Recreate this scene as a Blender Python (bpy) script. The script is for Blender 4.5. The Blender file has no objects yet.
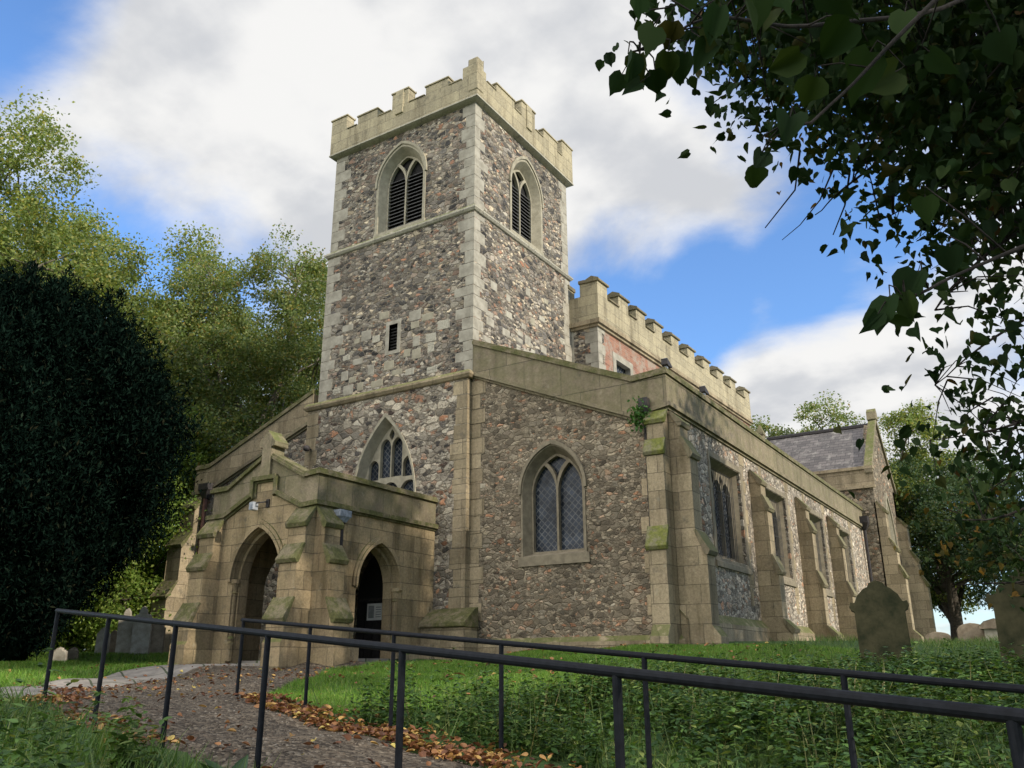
import bpy, bmesh, math, random
import numpy as np
from mathutils import Vector, Matrix
from mathutils.geometry import tessellate_polygon

S = bpy.context.scene
COL = S.collection
R = math.radians
rng = np.random.default_rng(7)
random.seed(7)

# ------------------------------------------------------------------ camera, sky, sun, exposure
CAMP = Vector((13.3324, -18.8451, 0.379))
YAW, PIT, ROL, FPX = -0.5667, 0.3223, -0.0041, 849.46
_fw = Vector((math.sin(YAW)*math.cos(PIT), math.cos(YAW)*math.cos(PIT), math.sin(PIT)))
_r = Vector((math.cos(YAW), -math.sin(YAW), 0)); _u = _r.cross(_fw)
_r2 = _r*math.cos(ROL)+_u*math.sin(ROL); _u2 = -_r*math.sin(ROL)+_u*math.cos(ROL)
cd = bpy.data.cameras.new('camera'); cam = bpy.data.objects.new('camera', cd); COL.objects.link(cam)
cd.sensor_width = 36; cd.lens = FPX/1024*36; cd.clip_start = 0.05; cd.clip_end = 3000
M = Matrix((( _r2.x, _u2.x, -_fw.x, CAMP.x), (_r2.y, _u2.y, -_fw.y, CAMP.y), (_r2.z, _u2.z, -_fw.z, CAMP.z), (0,0,0,1)))
cam.matrix_world = M
S.camera = cam
S.view_settings.view_transform = 'Standard'; S.view_settings.look = 'None'
S.view_settings.gamma = 1; S.view_settings.use_curve_mapping = False
S.view_settings.exposure = 1.0
SUN_EL, SUN_AZ = R(28), R(91)      # azimuth clockwise from +Y
def ray(px, py):
    return (_fw + _r2*((px-512)/FPX) - _u2*((py-384)/FPX))
def at(px, py, d):
    v = ray(px, py); return CAMP + v.normalized()*d

W = bpy.data.worlds.new('World'); S.world = W; W.use_nodes = True
def world():
    nt = W.node_tree; nt.nodes.clear(); N = nt.nodes.new; L = nt.links.new
    out = N('ShaderNodeOutputWorld'); bg = N('ShaderNodeBackground'); L(bg.outputs[0], out.inputs[0])
    sky = N('ShaderNodeTexSky'); sky.sky_type = 'NISHITA'; sky.sun_disc = False
    sky.sun_elevation = SUN_EL; sky.sun_rotation = SUN_AZ; sky.air_density = 1.0; sky.dust_density = 0.6; sky.ozone_density = 1.6
    tc = N('ShaderNodeTexCoord'); nrm = N('ShaderNodeVectorMath'); nrm.operation = 'NORMALIZE'; L(tc.outputs['Generated'], nrm.inputs[0])
    D = nrm.outputs[0]
    def math_(op, a, b=None, clamp=False):
        n = N('ShaderNodeMath'); n.operation = op; n.use_clamp = clamp
        for i, v in enumerate((a, b)):
            if v is None: continue
            if isinstance(v, (int, float)): n.inputs[i].default_value = v
            else: L(v, n.inputs[i])
        return n.outputs[0]
    def blob(az, el, r_in, r_out, w):
        a, e = R(az), R(el)
        d = N('ShaderNodeVectorMath'); d.operation = 'DOT_PRODUCT'; L(D, d.inputs[0])
        d.inputs[1].default_value = (math.sin(a)*math.cos(e), math.cos(a)*math.cos(e), math.sin(e))
        m = N('ShaderNodeMapRange'); m.interpolation_type = 'SMOOTHSTEP'; L(d.outputs['Value'], m.inputs[0])
        m.inputs[1].default_value = math.cos(R(r_out)); m.inputs[2].default_value = math.cos(R(r_in))
        m.inputs[3].default_value = 0; m.inputs[4].default_value = w
        return m.outputs[0]
    sep = N('ShaderNodeSeparateXYZ'); L(D, sep.inputs[0])
    den = math_('ADD', sep.outputs['Z'], 0.22)
    comb = N('ShaderNodeCombineXYZ')
    L(math_('DIVIDE', sep.outputs['X'], den), comb.inputs[0]); L(math_('DIVIDE', sep.outputs['Y'], den), comb.inputs[1])
    n1 = N('ShaderNodeTexNoise'); n1.inputs['Scale'].default_value = 3.0; n1.inputs['Detail'].default_value = 9; n1.inputs['Roughness'].default_value = .6; n1.inputs['Distortion'].default_value = .25
    L(comb.outputs[0], n1.inputs['Vector'])
    n2 = N('ShaderNodeTexNoise'); n2.inputs['Scale'].default_value = 4.2; n2.inputs['Detail'].default_value = 7
    mp = N('ShaderNodeMapping'); mp.inputs['Location'].default_value = (4.1, 2.3, 0); L(comb.outputs[0], mp.inputs[0]); L(mp.outputs[0], n2.inputs['Vector'])
    s = math_('ADD', n1.outputs[0], -0.5)
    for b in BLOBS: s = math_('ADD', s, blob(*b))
    cov = N('ShaderNodeMapRange'); cov.interpolation_type = 'SMOOTHSTEP'; L(s, cov.inputs[0])
    cov.inputs[1].default_value = -0.24; cov.inputs[2].default_value = 0.30
    cr = N('ShaderNodeMapRange'); cr.interpolation_type = 'SMOOTHSTEP'; L(n2.outputs[0], cr.inputs[0]); cr.inputs[1].default_value = .34; cr.inputs[2].default_value = .58
    ramp = N('ShaderNodeMixRGB'); L(cr.outputs[0], ramp.inputs[0])
    ramp.inputs[1].default_value = (3.75, 3.85, 4.05, 1); ramp.inputs[2].default_value = (5.45, 5.42, 5.35, 1)
    mix = N('ShaderNodeMixRGB'); L(cov.outputs[0], mix.inputs[0])
    gain = math_('ADD', blob(205, 40, 15, 58, 2.6), 1.0)      # extra cloud brightness added behind the camera to lift shaded west faces
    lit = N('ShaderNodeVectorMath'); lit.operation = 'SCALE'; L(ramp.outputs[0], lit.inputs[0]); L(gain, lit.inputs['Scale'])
    sat = N('ShaderNodeMixRGB'); sat.blend_type = 'MULTIPLY'; sat.inputs[0].default_value = 1; L(sky.outputs[0], sat.inputs[1]); sat.inputs[2].default_value = SKYTINT
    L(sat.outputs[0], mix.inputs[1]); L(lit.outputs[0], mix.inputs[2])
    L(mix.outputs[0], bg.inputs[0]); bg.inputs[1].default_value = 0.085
SKYTINT = (.95, 1.25, 1.6, 1)
BLOBS = [(205, 40, 15, 58, .4), (190, 50, 10, 45, .25), (-45, 41, 8, 22, .42), (-27, 33, 4, 13, .30), (-17, 30, 2, 9, .22), (-10, 17, 3, 10, .32), (-15, 13, 2, 7, .34), (1, 20, 4, 12, .2),  # first two: unseen clouds added behind the camera to brighten west faces
         (-23, 24.5, 2, 8, -.5), (-15, 24.5, 1.5, 6, -.34), (-8, 25, 1.5, 7, -.42), (-68.5, 37.5, 2, 8, -.34), (-57, 35, 3, 12, .14), (-56, 27, 2, 9, -.26), (-24, 20, 2, 6, -.2), (-13, 37, 2, 9, -.3)]
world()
sd = bpy.data.lights.new('sun', 'SUN'); sd.energy = 2.5; sd.angle = R(.8); sd.color = (1, .93, .82)
so = bpy.data.objects.new('sun', sd); COL.objects.link(so)
_sd = Vector((math.sin(SUN_AZ)*math.cos(SUN_EL), math.cos(SUN_AZ)*math.cos(SUN_EL), math.sin(SUN_EL)))
so.rotation_euler = _sd.to_track_quat('Z', 'Y').to_euler(); so.location = (30, 0, 40)

# ------------------------------------------------------------------ node helper
class NT:
    def __init__(s, name):
        s.m = bpy.data.materials.new(name); s.m.use_nodes = True; s.t = s.m.node_tree; s.t.nodes.clear()
        s.out = s.n('ShaderNodeOutputMaterial'); s.b = s.n('ShaderNodeBsdfPrincipled'); s.l(s.b.outputs[0], s.out.inputs[0])
        s.b.inputs['Roughness'].default_value = .9; s.b.inputs['Specular IOR Level'].default_value = .25
    def n(s, t): return s.t.nodes.new(t)
    def l(s, a, b): s.t.links.new(a, b)
    def setv(s, sock, v):
        if isinstance(v, (int, float)): sock.default_value = v
        elif isinstance(v, (tuple, list)):
            sock.default_value = tuple(v)+((1,) if len(v) == 3 and len(sock.default_value) == 4 else ())
        else: s.l(v, sock)
    def pos(s): return s.n('ShaderNodeNewGeometry').outputs['Position']
    def obj(s): return s.n('ShaderNodeTexCoord').outputs['Object']
    def mapv(s, v, scale=(1,1,1), loc=(0,0,0), rot=(0,0,0)):
        m = s.n('ShaderNodeMapping'); s.l(v, m.inputs[0]); m.inputs['Scale'].default_value = scale; m.inputs['Location'].default_value = loc; m.inputs['Rotation'].default_value = rot
        return m.outputs[0]
    def noise(s, v, sc, det=4, ro=.55, out=0, dist=0):
        n = s.n('ShaderNodeTexNoise'); s.l(v, n.inputs['Vector']); n.inputs['Scale'].default_value = sc; n.inputs['Detail'].default_value = det; n.inputs['Roughness'].default_value = ro; n.inputs['Distortion'].default_value = dist
        return n.outputs[out]
    def vor(s, v, sc, feat='F1', rand=1.0):
        n = s.n('ShaderNodeTexVoronoi'); n.feature = feat; s.l(v, n.inputs['Vector']); n.inputs['Scale'].default_value = sc; n.inputs['Randomness'].default_value = rand
        return n
    def math(s, op, a, b=0, clamp=False):
        n = s.n('ShaderNodeMath'); n.operation = op; n.use_clamp = clamp; s.setv(n.inputs[0], a); s.setv(n.inputs[1], b); return n.outputs[0]
    def rng(s, v, a, b, c=0, d=1, smooth=True):
        n = s.n('ShaderNodeMapRange'); n.interpolation_type = 'SMOOTHSTEP' if smooth else 'LINEAR'; s.l(v, n.inputs[0])
        for i, x in enumerate((a, b, c, d)): n.inputs[i+1].default_value = x
        return n.outputs[0]
    def mix(s, f, a, b, mode='MIX'):
        n = s.n('ShaderNodeMixRGB'); n.blend_type = mode; s.setv(n.inputs[0], f); s.setv(n.inputs[1], a); s.setv(n.inputs[2], b); return n.outputs[0]
    def ramp(s, v, stops, interp='LINEAR'):
        n = s.n('ShaderNodeValToRGB'); cr = n.color_ramp; cr.interpolation = interp; s.l(v, n.inputs[0])
        while len(cr.elements) < len(stops): cr.elements.new(.5)
        for e, (p, c) in zip(cr.elements, stops): e.position = p; e.color = tuple(c)+(1,)
        return n.outputs[0]
    def sepc(s, c): n = s.n('ShaderNodeSeparateColor'); s.l(c, n.inputs[0]); return n.outputs
    def bump(s, h, st, d=.02):
        n = s.n('ShaderNodeBump'); n.inputs['Strength'].default_value = st; n.inputs['Distance'].default_value = d; s.l(h, n.inputs['Height']); s.l(n.outputs[0], s.b.inputs['Normal']); return n
    def col(s, c): s.setv(s.b.inputs['Base Color'], c)
    def uv(s, v):      # masonry coordinates: run along the wall, height
        n = s.n('ShaderNodeSeparateXYZ'); s.l(v, n.inputs[0]); c = s.n('ShaderNodeCombineXYZ')
        s.l(s.math('ADD', n.outputs[0], n.outputs[1]), c.inputs[0]); s.l(n.outputs[2], c.inputs[1]); return c.outputs[0]
    def upmask(s, lo, hi):
        g = s.n('ShaderNodeNewGeometry'); n = s.n('ShaderNodeSeparateXYZ'); s.l(g.outputs['True Normal'], n.inputs[0])
        return s.rng(n.outputs[2], lo, hi)

def rubble(name, cell, stops, mortar, mort_w=.06, bumpst=1.0, big=None, tint=(1,1,1), dist=.05):
    t = NT(name); p = t.pos()
    w = t.noise(p, 3.5, 3, .6, 1)
    sub = t.n('ShaderNodeVectorMath'); sub.operation = 'MULTIPLY_ADD'; t.l(w, sub.inputs[0]); sub.inputs[1].default_value = (dist*2,)*3; t.l(p, sub.inputs[2])
    def layer(k, off):
        q = t.mapv(sub.outputs[0], tuple(c_*k for c_ in cell), off)
        f1 = t.vor(q, 1.0, 'F1', .93); ed = t.vor(q, 1.0, 'DISTANCE_TO_EDGE', .93); cs = t.sepc(f1.outputs['Color'])
        st = t.mix(1, t.ramp(cs[0], stops, 'LINEAR'), t.rng(cs[1], 0, 1, .45, 1.55, False), 'MULTIPLY')
        return st, ed.outputs['Distance'], cs[2]
    A = layer(1.0, (0, 0, 0)); B = layer(1.75, (3.3, 1.7, 5.1))
    pick = t.rng(t.noise(p, 1.15, 5, .75), .47, .53)
    stone = t.mix(pick, A[0], B[0]); dist_ = t.mix(pick, A[1], B[1]); hh = t.mix(pick, A[2], B[2])
    grain = t.rng(t.noise(p, 24, 6, .78), .25, .75, .5, 1.5, False)
    stone = t.mix(1, stone, grain, 'MULTIPLY')
    blot = t.noise(p, 7, 5, .75)
    stone = t.mix(t.math('MULTIPLY', t.rng(blot, .55, .7), .6), stone, (.05, .048, .046))
    ew = t.math('ADD', dist_, t.math('MULTIPLY', t.math('ADD', t.noise(p, 20, 5, .75), -.5), .16))
    mask = t.rng(ew, mort_w*.2, mort_w*1.2)
    mcol = t.mix(1, mortar, t.rng(t.noise(p, 5, 5, .7), .3, .7, .5, 1.3, False), 'MULTIPLY')
    c = t.mix(mask, mcol, stone)
    big_n = t.rng(t.noise(p, .45, 4, .6), .3, .7, .72, 1.2, False)
    c = t.mix(1, c, big_n, 'MULTIPLY')
    c = t.mix(1, c, tint, 'MULTIPLY')
    # lichen specks
    li = t.rng(t.noise(p, 9, 5, .75), .64, .72)
    c = t.mix(t.math('MULTIPLY', li, .5), c, (.40, .39, .33))
    t.col(c)
    h = t.math('ADD', t.math('MULTIPLY', t.rng(ew, 0, .13), .8), t.math('ADD', t.math('MULTIPLY', t.noise(p, 13, 7, .75), 1.0), t.math('MULTIPLY', hh, .5)))
    t.bump(h, bumpst, .055)
    return t.m

def ashlar(name, base, alt, joint, bw=.75, bh=.36, moss=.0, streak=.5, lichen=0.25, jw=.008):
    t = NT(name); p = t.pos()
    br = t.n('ShaderNodeTexBrick'); t.l(t.uv(p), br.inputs['Vector'])
    br.inputs['Scale'].default_value = 1; br.inputs['Brick Width'].default_value = bw; br.inputs['Row Height'].default_value = bh
    br.inputs['Mortar Size'].default_value = jw; br.inputs['Mortar Smooth'].default_value = .3; br.inputs['Bias'].default_value = 0
    t.setv(br.inputs['Color1'], base); t.setv(br.inputs['Color2'], alt); t.setv(br.inputs['Mortar'], joint)
    c = br.outputs['Color']
    st = t.noise(t.mapv(p, (2.2, 2.2, .35)), 1.0, 5, .65)
    c = t.mix(streak, c, t.ramp(st, [(.28, (.42, .39, .34)), (.48, (.88, .86, .82)), (.7, (1.1, 1.08, 1.02))]), 'MULTIPLY')
    c = t.mix(1, c, t.rng(t.noise(p, 17, 7, .78), .25, .75, .6, 1.38, False), 'MULTIPLY')
    c = t.mix(t.math('MULTIPLY', t.rng(t.noise(p, 2.4, 6, .75), .55, .7), .55), c, (.07, .065, .055))
    li = t.rng(t.noise(p, 5.5, 6, .72), .58, .68)
    c = t.mix(t.math('MULTIPLY', li, lichen), c, (.38, .345, .25))
    if moss:
        mm = t.math('MULTIPLY', t.rng(t.noise(p, 2.6, 5, .7), .36, .6), moss)
        c = t.mix(mm, c, t.mix(t.noise(p, 9, 3), (.045, .06, .018), (.13, .14, .035)))
    up = t.math('MULTIPLY', t.upmask(.25, .6), t.rng(t.noise(p, 4, 5, .7), .32, .52))
    c = t.mix(t.math('MULTIPLY', up, .85), c, t.mix(t.noise(p, 7, 3), (.055, .075, .018), (.15, .15, .045)))
    t.col(c)
    h = t.math('ADD', t.math('MULTIPLY', br.outputs['Fac'], -.8), t.math('MULTIPLY', t.noise(p, 11, 7, .75), .8))
    t.bump(h, .7, .035)
    return t.m

def simple(name, c1, c2, sc=6, rough=.85, bump=.3, coord='pos', spec=.25, bd=.02, metal=0, det=5):
    t = NT(name); p = t.pos() if coord == 'pos' else t.obj()
    n = t.noise(p, sc, det, .65)
    t.col(t.mix(t.rng(n, .3, .7), c1, c2)); t.b.inputs['Roughness'].default_value = rough; t.b.inputs['Specular IOR Level'].default_value = spec; t.b.inputs['Metallic'].default_value = metal
    if bump: t.bump(n, bump, bd)
    return t.m

def leafmat(name, stops, trans=.35, rough=.55, spec=.3):
    t = NT(name); g = t.n('ShaderNodeNewGeometry')
    c = t.ramp(g.outputs['Random Per Island'], stops)
    c = t.mix(1, c, t.rng(t.noise(g.outputs['Position'], .9, 3), .3, .7, .7, 1.25, False), 'MULTIPLY')
    t.col(c); t.b.inputs['Roughness'].default_value = rough; t.b.inputs['Specular IOR Level'].default_value = spec
    tr = t.n('ShaderNodeBsdfTranslucent'); t.l(t.mix(1, c, (1.3, 1.25, .6), 'MULTIPLY'), tr.inputs[0])
    mx = t.n('ShaderNodeMixShader'); mx.inputs[0].default_value = trans; t.l(t.b.outputs[0], mx.inputs[1]); t.l(tr.outputs[0], mx.inputs[2]); t.l(mx.outputs[0], t.out.inputs[0])
    return t.m

M_ = {}
TS = [(0, (.03, .03, .032)), (.2, (.085, .082, .08)), (.38, (.185, .172, .155)), (.52, (.15, .118, .098)), (.62, (.27, .255, .22)), (.76, (.19, .18, .165)), (.82, (.25, .13, .085)), (.86, (.30, .26, .2)), (.93, (.33, .295, .235)), (1, (.13, .125, .125))]
M_['rub_tower'] = rubble('tower_rubble', (3.7, 3.7, 7.0), TS, (.21, .19, .155), .07, .9, tint=(1.47, 1.36, 1.18))
M_['rub_low'] = rubble('tower_base_rubble', (3.0, 3.0, 4.9), [(0, (.05, .048, .05)), (.2, (.2, .185, .165)), (.42, (.34, .315, .27)), (.6, (.25, .235, .21)), (.72, (.36, .34, .3)), (.82, (.3, .16, .10)), (.9, (.07, .066, .068)), (1, (.38, .35, .29))], (.24, .215, .18), .075, .85, dist=.06, tint=(1.2, 1.1, .94))
M_['rub_aisle'] = rubble('aisle_rubble', (4.7, 4.7, 8.2), [(0, (.095, .082, .066)), (.3, (.16, .138, .11)), (.55, (.2, .175, .14)), (.75, (.165, .15, .125)), (.88, (.235, .205, .16)), (.95, (.26, .14, .09)), (1, (.3, .28, .24))], (.15, .128, .098), .05, .75, tint=(1.34, 1.24, 1.05))
M_['rub_south'] = rubble('south_rubble', (4.6, 4.6, 7.0), [(0, (.16, .15, .135)), (.3, (.27, .25, .225)), (.55, (.34, .315, .28)), (.75, (.26, .245, .225)), (.88, (.37, .34, .29)), (.95, (.3, .17, .11)), (1, (.42, .4, .36))], (.16, .14, .115), .05, .8, tint=(1.36, 1.24, 1.06))
M_['ashlar'] = ashlar('sandstone_ashlar', (.245, .195, .126), (.385, .31, .203), (.15, .12, .082), streak=.9, moss=.08, jw=.008, bh=.43)
M_['ash_porch'] = ashlar('porch_ashlar', (.215, .163, .098), (.385, .292, .174), (.135, .105, .07), .86, .41, streak=1.0, moss=.10, jw=.008)
M_['ash_pale'] = ashlar('pale_tower_ashlar', (.36, .33, .26), (.42, .385, .30), (.2, .185, .15), .9, .4, streak=.35, lichen=.35)
M_['ash_par'] = ashlar('parapet_ashlar', (.33, .285, .19), (.42, .36, .235), (.2, .17, .12), .7, .38, streak=.85, lichen=.55, jw=.006)
M_['ash_dark'] = ashlar('weathered_parapet_ashlar', (.195, .16, .108), (.265, .215, .145), (.09, .078, .06), 1.15, 1.2, streak=.8, moss=.3)
M_['quoin'] = simple('quoin_stone', (.235, .21, .16), (.38, .345, .27), 3.2, .9, .5, det=8)
M_['trac'] = simple('dressed_stone', (.25, .22, .155), (.36, .32, .23), 5, .9, .3)
M_['trac_dark'] = simple('weathered_dressed_stone', (.15, .125, .085), (.24, .2, .135), 5, .9, .3)
def mossy(name, stone, m1, m2, lo, hi):
    t = NT(name); p = t.pos()
    c = t.mix(t.rng(t.noise(p, 3.0, 6, .7), lo, hi), stone, t.mix(t.noise(p, 11, 4), m1, m2))
    c = t.mix(1, c, t.rng(t.noise(p, 21, 5, .7), .25, .75, .6, 1.35, False), 'MULTIPLY'); t.col(c); t.bump(t.noise(p, 16, 6, .7), .7, .03); return t.m
M_['moss'] = mossy('mossy_stone', (.19, .155, .095), (.045, .05, .018), (.15, .14, .05), .36, .58)
M_['moss_bright'] = mossy('bright_moss_stone', (.19, .17, .10), (.08, .092, .02), (.21, .21, .05), .36, .56)
def brickred():
    t = NT('old_red_brick'); p = t.pos(); br = t.n('ShaderNodeTexBrick'); t.l(t.uv(p), br.inputs['Vector']); br.inputs['Scale'].default_value = 1
    br.inputs['Brick Width'].default_value = .26; br.inputs['Row Height'].default_value = .085; br.inputs['Mortar Size'].default_value = .009
    t.setv(br.inputs['Color1'], (.20, .075, .045)); t.setv(br.inputs['Color2'], (.34, .15, .09)); t.setv(br.inputs['Mortar'], (.25, .2, .15))
    c = t.mix(t.math('MULTIPLY', t.rng(t.noise(p, 2.1, 6, .75), .46, .6), .75), br.outputs['Color'], (.30, .26, .2))
    t.col(c); t.bump(t.math('ADD', t.math('MULTIPLY', br.outputs['Fac'], -.5), t.noise(p, 12, 4)), .5, .02); return t.m
M_['brick'] = brickred()
def slate():
    t = NT('slate_roof'); p = t.pos(); n = t.n('ShaderNodeSeparateXYZ'); t.l(p, n.inputs[0]); c = t.n('ShaderNodeCombineXYZ'); t.l(n.outputs[0], c.inputs[0]); t.l(n.outputs[2], c.inputs[1])
    br = t.n('ShaderNodeTexBrick'); t.l(c.outputs[0], br.inputs['Vector']); br.inputs['Scale'].default_value = 1; br.inputs['Brick Width'].default_value = .42; br.inputs['Row Height'].default_value = .17; br.inputs['Mortar Size'].default_value = .012
    t.setv(br.inputs['Color1'], (.085, .077, .072)); t.setv(br.inputs['Color2'], (.145, .128, .118)); t.setv(br.inputs['Mortar'], (.05, .045, .045))
    cc = t.mix(t.rng(t.noise(p, 2.5, 5, .7), .5, .75), br.outputs['Color'], (.27, .25, .22)); t.col(cc)
    t.b.inputs['Roughness'].default_value = .6
    t.bump(t.math('ADD', t.math('MULTIPLY', br.outputs['Fac'], -1), t.noise(p, 8, 3)), .5, .02); return t.m
M_['slate'] = slate()
def leaded(name, kind='diamond', tint=(.016, .02, .026)):
    t = NT(name); p = t.uv(t.pos())
    if kind == 'diamond':
        a = t.n('ShaderNodeTexBrick'); t.l(t.mapv(p, (1, 1, 1), rot=(0, 0, R(45))), a.inputs['Vector'])
        a.offset = 0; bw = bh = .13
    else:
        a = t.n('ShaderNodeTexBrick'); t.l(p, a.inputs['Vector']); a.offset = 0; bw, bh = .11, 9.0
    a.inputs['Scale'].default_value = 1; a.inputs['Brick Width'].default_value = bw; a.inputs['Row Height'].default_value = bh; a.inputs['Mortar Size'].default_value = .012; a.inputs['Mortar Smooth'].default_value = .1
    t.setv(a.inputs['Color1'], tint); t.setv(a.inputs['Color2'], tuple(x*2.1 for x in tint)); t.setv(a.inputs['Mortar'], (.10, .10, .098))
    c = a.outputs['Color']
    c = t.mix(1, c, t.rng(t.noise(t.pos(), 2.2, 3), .3, .7, .5, 1.5, False), 'MULTIPLY')
    t.col(c); t.l(t.math('ADD', .12, t.math('MULTIPLY', a.outputs['Fac'], .6)), t.b.inputs['Roughness']); t.b.inputs['Specular IOR Level'].default_value = .13
    t.bump(t.math('ADD', t.math('MULTIPLY', a.outputs['Fac'], .6), t.noise(t.pos(), 8, 2)), .22, .02)
    return t.m
M_['glass'] = leaded('diamond_leaded_glass')
M_['glass_bar'] = leaded('barred_leaded_glass', 'bars', (.045, .046, .05))
M_['louvre'] = simple('louvre_slate', (.05, .048, .045), (.09, .085, .08), 8)
M_['void'] = simple('unlit_interior_boards', (.012, .011, .01), (.02, .018, .016), 4, bump=0)
M_['black'] = simple('black_rail_paint', (.006, .0065, .008), (.011, .012, .015), 25, .55, .12, spec=.1, bd=.004)
M_['iron'] = simple('cast_iron_pipe', (.018, .018, .02), (.05, .04, .035), 12, .6, .2)
M_['rust'] = simple('brown_pipe', (.06, .028, .02), (.12, .06, .045), 9, .7, .2)
M_['lead'] = simple('weathered_lead', (.13, .14, .16), (.3, .32, .35), 9, .6, .2)
M_['door'] = simple('black_oak_boards', (.008, .008, .009), (.018, .016, .015), 12, .6, .3)
M_['paper'] = simple('notice_paper', (.6, .6, .57), (.75, .75, .72), 3, .8, 0)
M_['ink'] = simple('faded_ink', (.2, .22, .22), (.32, .33, .33), 10, .8, 0)
M_['bark'] = simple('tree_bark', (.035, .028, .02), (.085, .068, .05), 9, .95, .7, bd=.04)
M_['bark_dark'] = simple('dark_branch_bark', (.008, .006, .005), (.022, .017, .013), 14, .95, .7, bd=.02)
M_['bark_pale'] = simple('pale_tree_bark', (.10, .088, .065), (.2, .175, .13), 9, .95, .7, bd=.04)
M_['stone_green'] = simple('algae_gravestone', (.018, .021, .008), (.062, .054, .026), 4, .95, .5, coord='obj')
M_['stone_grey'] = simple('grey_gravestone', (.28, .245, .185), (.46, .41, .33), 5, .95, .5, coord='obj')
M_['stone_brown'] = simple('brown_gravestone', (.17, .13, .09), (.30, .24, .17), 5, .95, .5, coord='obj')
M_['limestone'] = simple('lamp_white_metal', (.28, .29, .3), (.4, .41, .42), 5, .5, .1)
def gravel():
    t = NT('gravel_path'); p = t.pos()
    v = t.vor(p, 26, 'F1'); cs = t.sepc(v.outputs['Color'])
    c = t.ramp(cs[0], [(0, (.036, .027, .018)), (.4, (.088, .066, .044)), (.75, (.14, .108, .073)), (1, (.22, .18, .13))])
    c = t.mix(1, c, t.rng(t.noise(p, 1.3, 5, .7), .3, .7, .6, 1.25, False), 'MULTIPLY')
    c = t.mix(t.math('MULTIPLY', t.rng(t.noise(p, 2.1, 4, .7), .56, .7), .5), c, (.10, .06, .035))
    t.col(c); t.bump(t.math('ADD', t.math('MULTIPLY', v.outputs['Distance'], -1), t.noise(p, 5, 4)), .9, .03); return t.m
M_['gravel'] = gravel()
def paving():
    t = NT('paving_slabs'); p = t.pos(); br = t.n('ShaderNodeTexBrick'); t.l(t.mapv(p, rot=(0, 0, R(28))), br.inputs['Vector']); br.inputs['Scale'].default_value = 1
    br.inputs['Brick Width'].default_value = 1.1; br.inputs['Row Height'].default_value = .75; br.inputs['Mortar Size'].default_value = .02
    t.setv(br.inputs['Color1'], (.18, .16, .135)); t.setv(br.inputs['Color2'], (.25, .22, .185)); t.setv(br.inputs['Mortar'], (.05, .06, .03))
    t.col(t.mix(1, br.outputs['Color'], t.rng(t.noise(p, 3, 5, .7), .3, .7, .6, 1.25, False), 'MULTIPLY')); t.bump(t.noise(p, 9, 4), .4); return t.m
M_['paving'] = paving()
def groundm():
    t = NT('turf_soil'); p = t.pos()
    c = t.ramp(t.noise(p, 1.1, 6, .7), [(.3, (.028, .05, .012)), (.5, (.045, .085, .018)), (.7, (.075, .115, .03))])
    c = t.mix(t.math('MULTIPLY', t.rng(t.noise(p, 3.2, 5, .7), .58, .7), .6), c, (.07, .05, .025))
    t.col(c); t.bump(t.noise(p, 22, 5, .7), .9, .04); return t.m
M_['ground'] = groundm()
M_['grass'] = leafmat('lawn_grass', [(0, (.07, .145, .014)), (.5, (.115, .225, .026)), (.85, (.16, .28, .038)), (1, (.27, .26, .085))], .3)
M_['rough'] = leafmat('rough_grass', [(0, (.05, .105, .018)), (.6, (.10, .18, .035)), (1, (.21, .23, .08))], .3)
M_['straw'] = leafmat('tall_grass_stalk', [(0, (.05, .09, .02)), (.5, (.10, .15, .035)), (.8, (.22, .2, .08)), (1, (.3, .24, .12))], .25)
M_['nettle'] = leafmat('nettle_leaf', [(0, (.02, .05, .014)), (.5, (.05, .105, .024)), (.85, (.10, .18, .036)), (1, (.19, .22, .06))], .28)
M_['dock'] = leafmat('dock_leaf', [(0, (.03, .07, .025)), (1, (.07, .12, .045))], .25)
M_['dead'] = leafmat('fallen_leaf', [(0, (.10, .042, .02)), (.45, (.21, .08, .032)), (.75, (.30, .14, .05)), (.92, (.48, .28, .08)), (1, (.5, .4, .1))], .1)
M_['tree_a'] = leafmat('yellow_green_foliage', [(0, (.10, .145, .04)), (.5, (.17, .228, .064)), (.85, (.265, .29, .085)), (1, (.37, .31, .085))], .42)
M_['tree_b'] = leafmat('olive_foliage', [(0, (.085, .13, .04)), (.5, (.155, .205, .066)), (.9, (.25, .265, .095)), (1, (.34, .23, .075))], .4)
M_['tree_c'] = leafmat('dark_green_foliage', [(0, (.025, .055, .024)), (.6, (.055, .095, .036)), (.95, (.09, .115, .04)), (1, (.13, .11, .035))], .35)
M_['shrub'] = leafmat('bright_shrub_foliage', [(0, (.09, .16, .028)), (.5, (.18, .27, .05)), (1, (.30, .35, .08))], .45)
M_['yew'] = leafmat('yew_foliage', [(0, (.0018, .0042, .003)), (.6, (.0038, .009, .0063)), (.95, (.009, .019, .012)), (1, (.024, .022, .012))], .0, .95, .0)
M_['yewcore'] = simple('yew_opaque_core', (.0015, .0035, .002), (.003, .006, .0035), 6, .95, .5, spec=0)
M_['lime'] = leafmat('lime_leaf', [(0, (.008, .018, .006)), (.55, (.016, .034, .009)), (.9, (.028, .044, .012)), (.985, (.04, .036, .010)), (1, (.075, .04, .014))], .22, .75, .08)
M_['lime_autumn'] = leafmat('yellowing_lime_leaf', [(0, (.03, .03, .009)), (.5, (.08, .058, .014)), (1, (.13, .07, .018))], .4, .75, .08)
M_['ivy'] = leafmat('fern_leaf', [(0, (.03, .09, .015)), (1, (.07, .16, .03))], .3)

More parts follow.
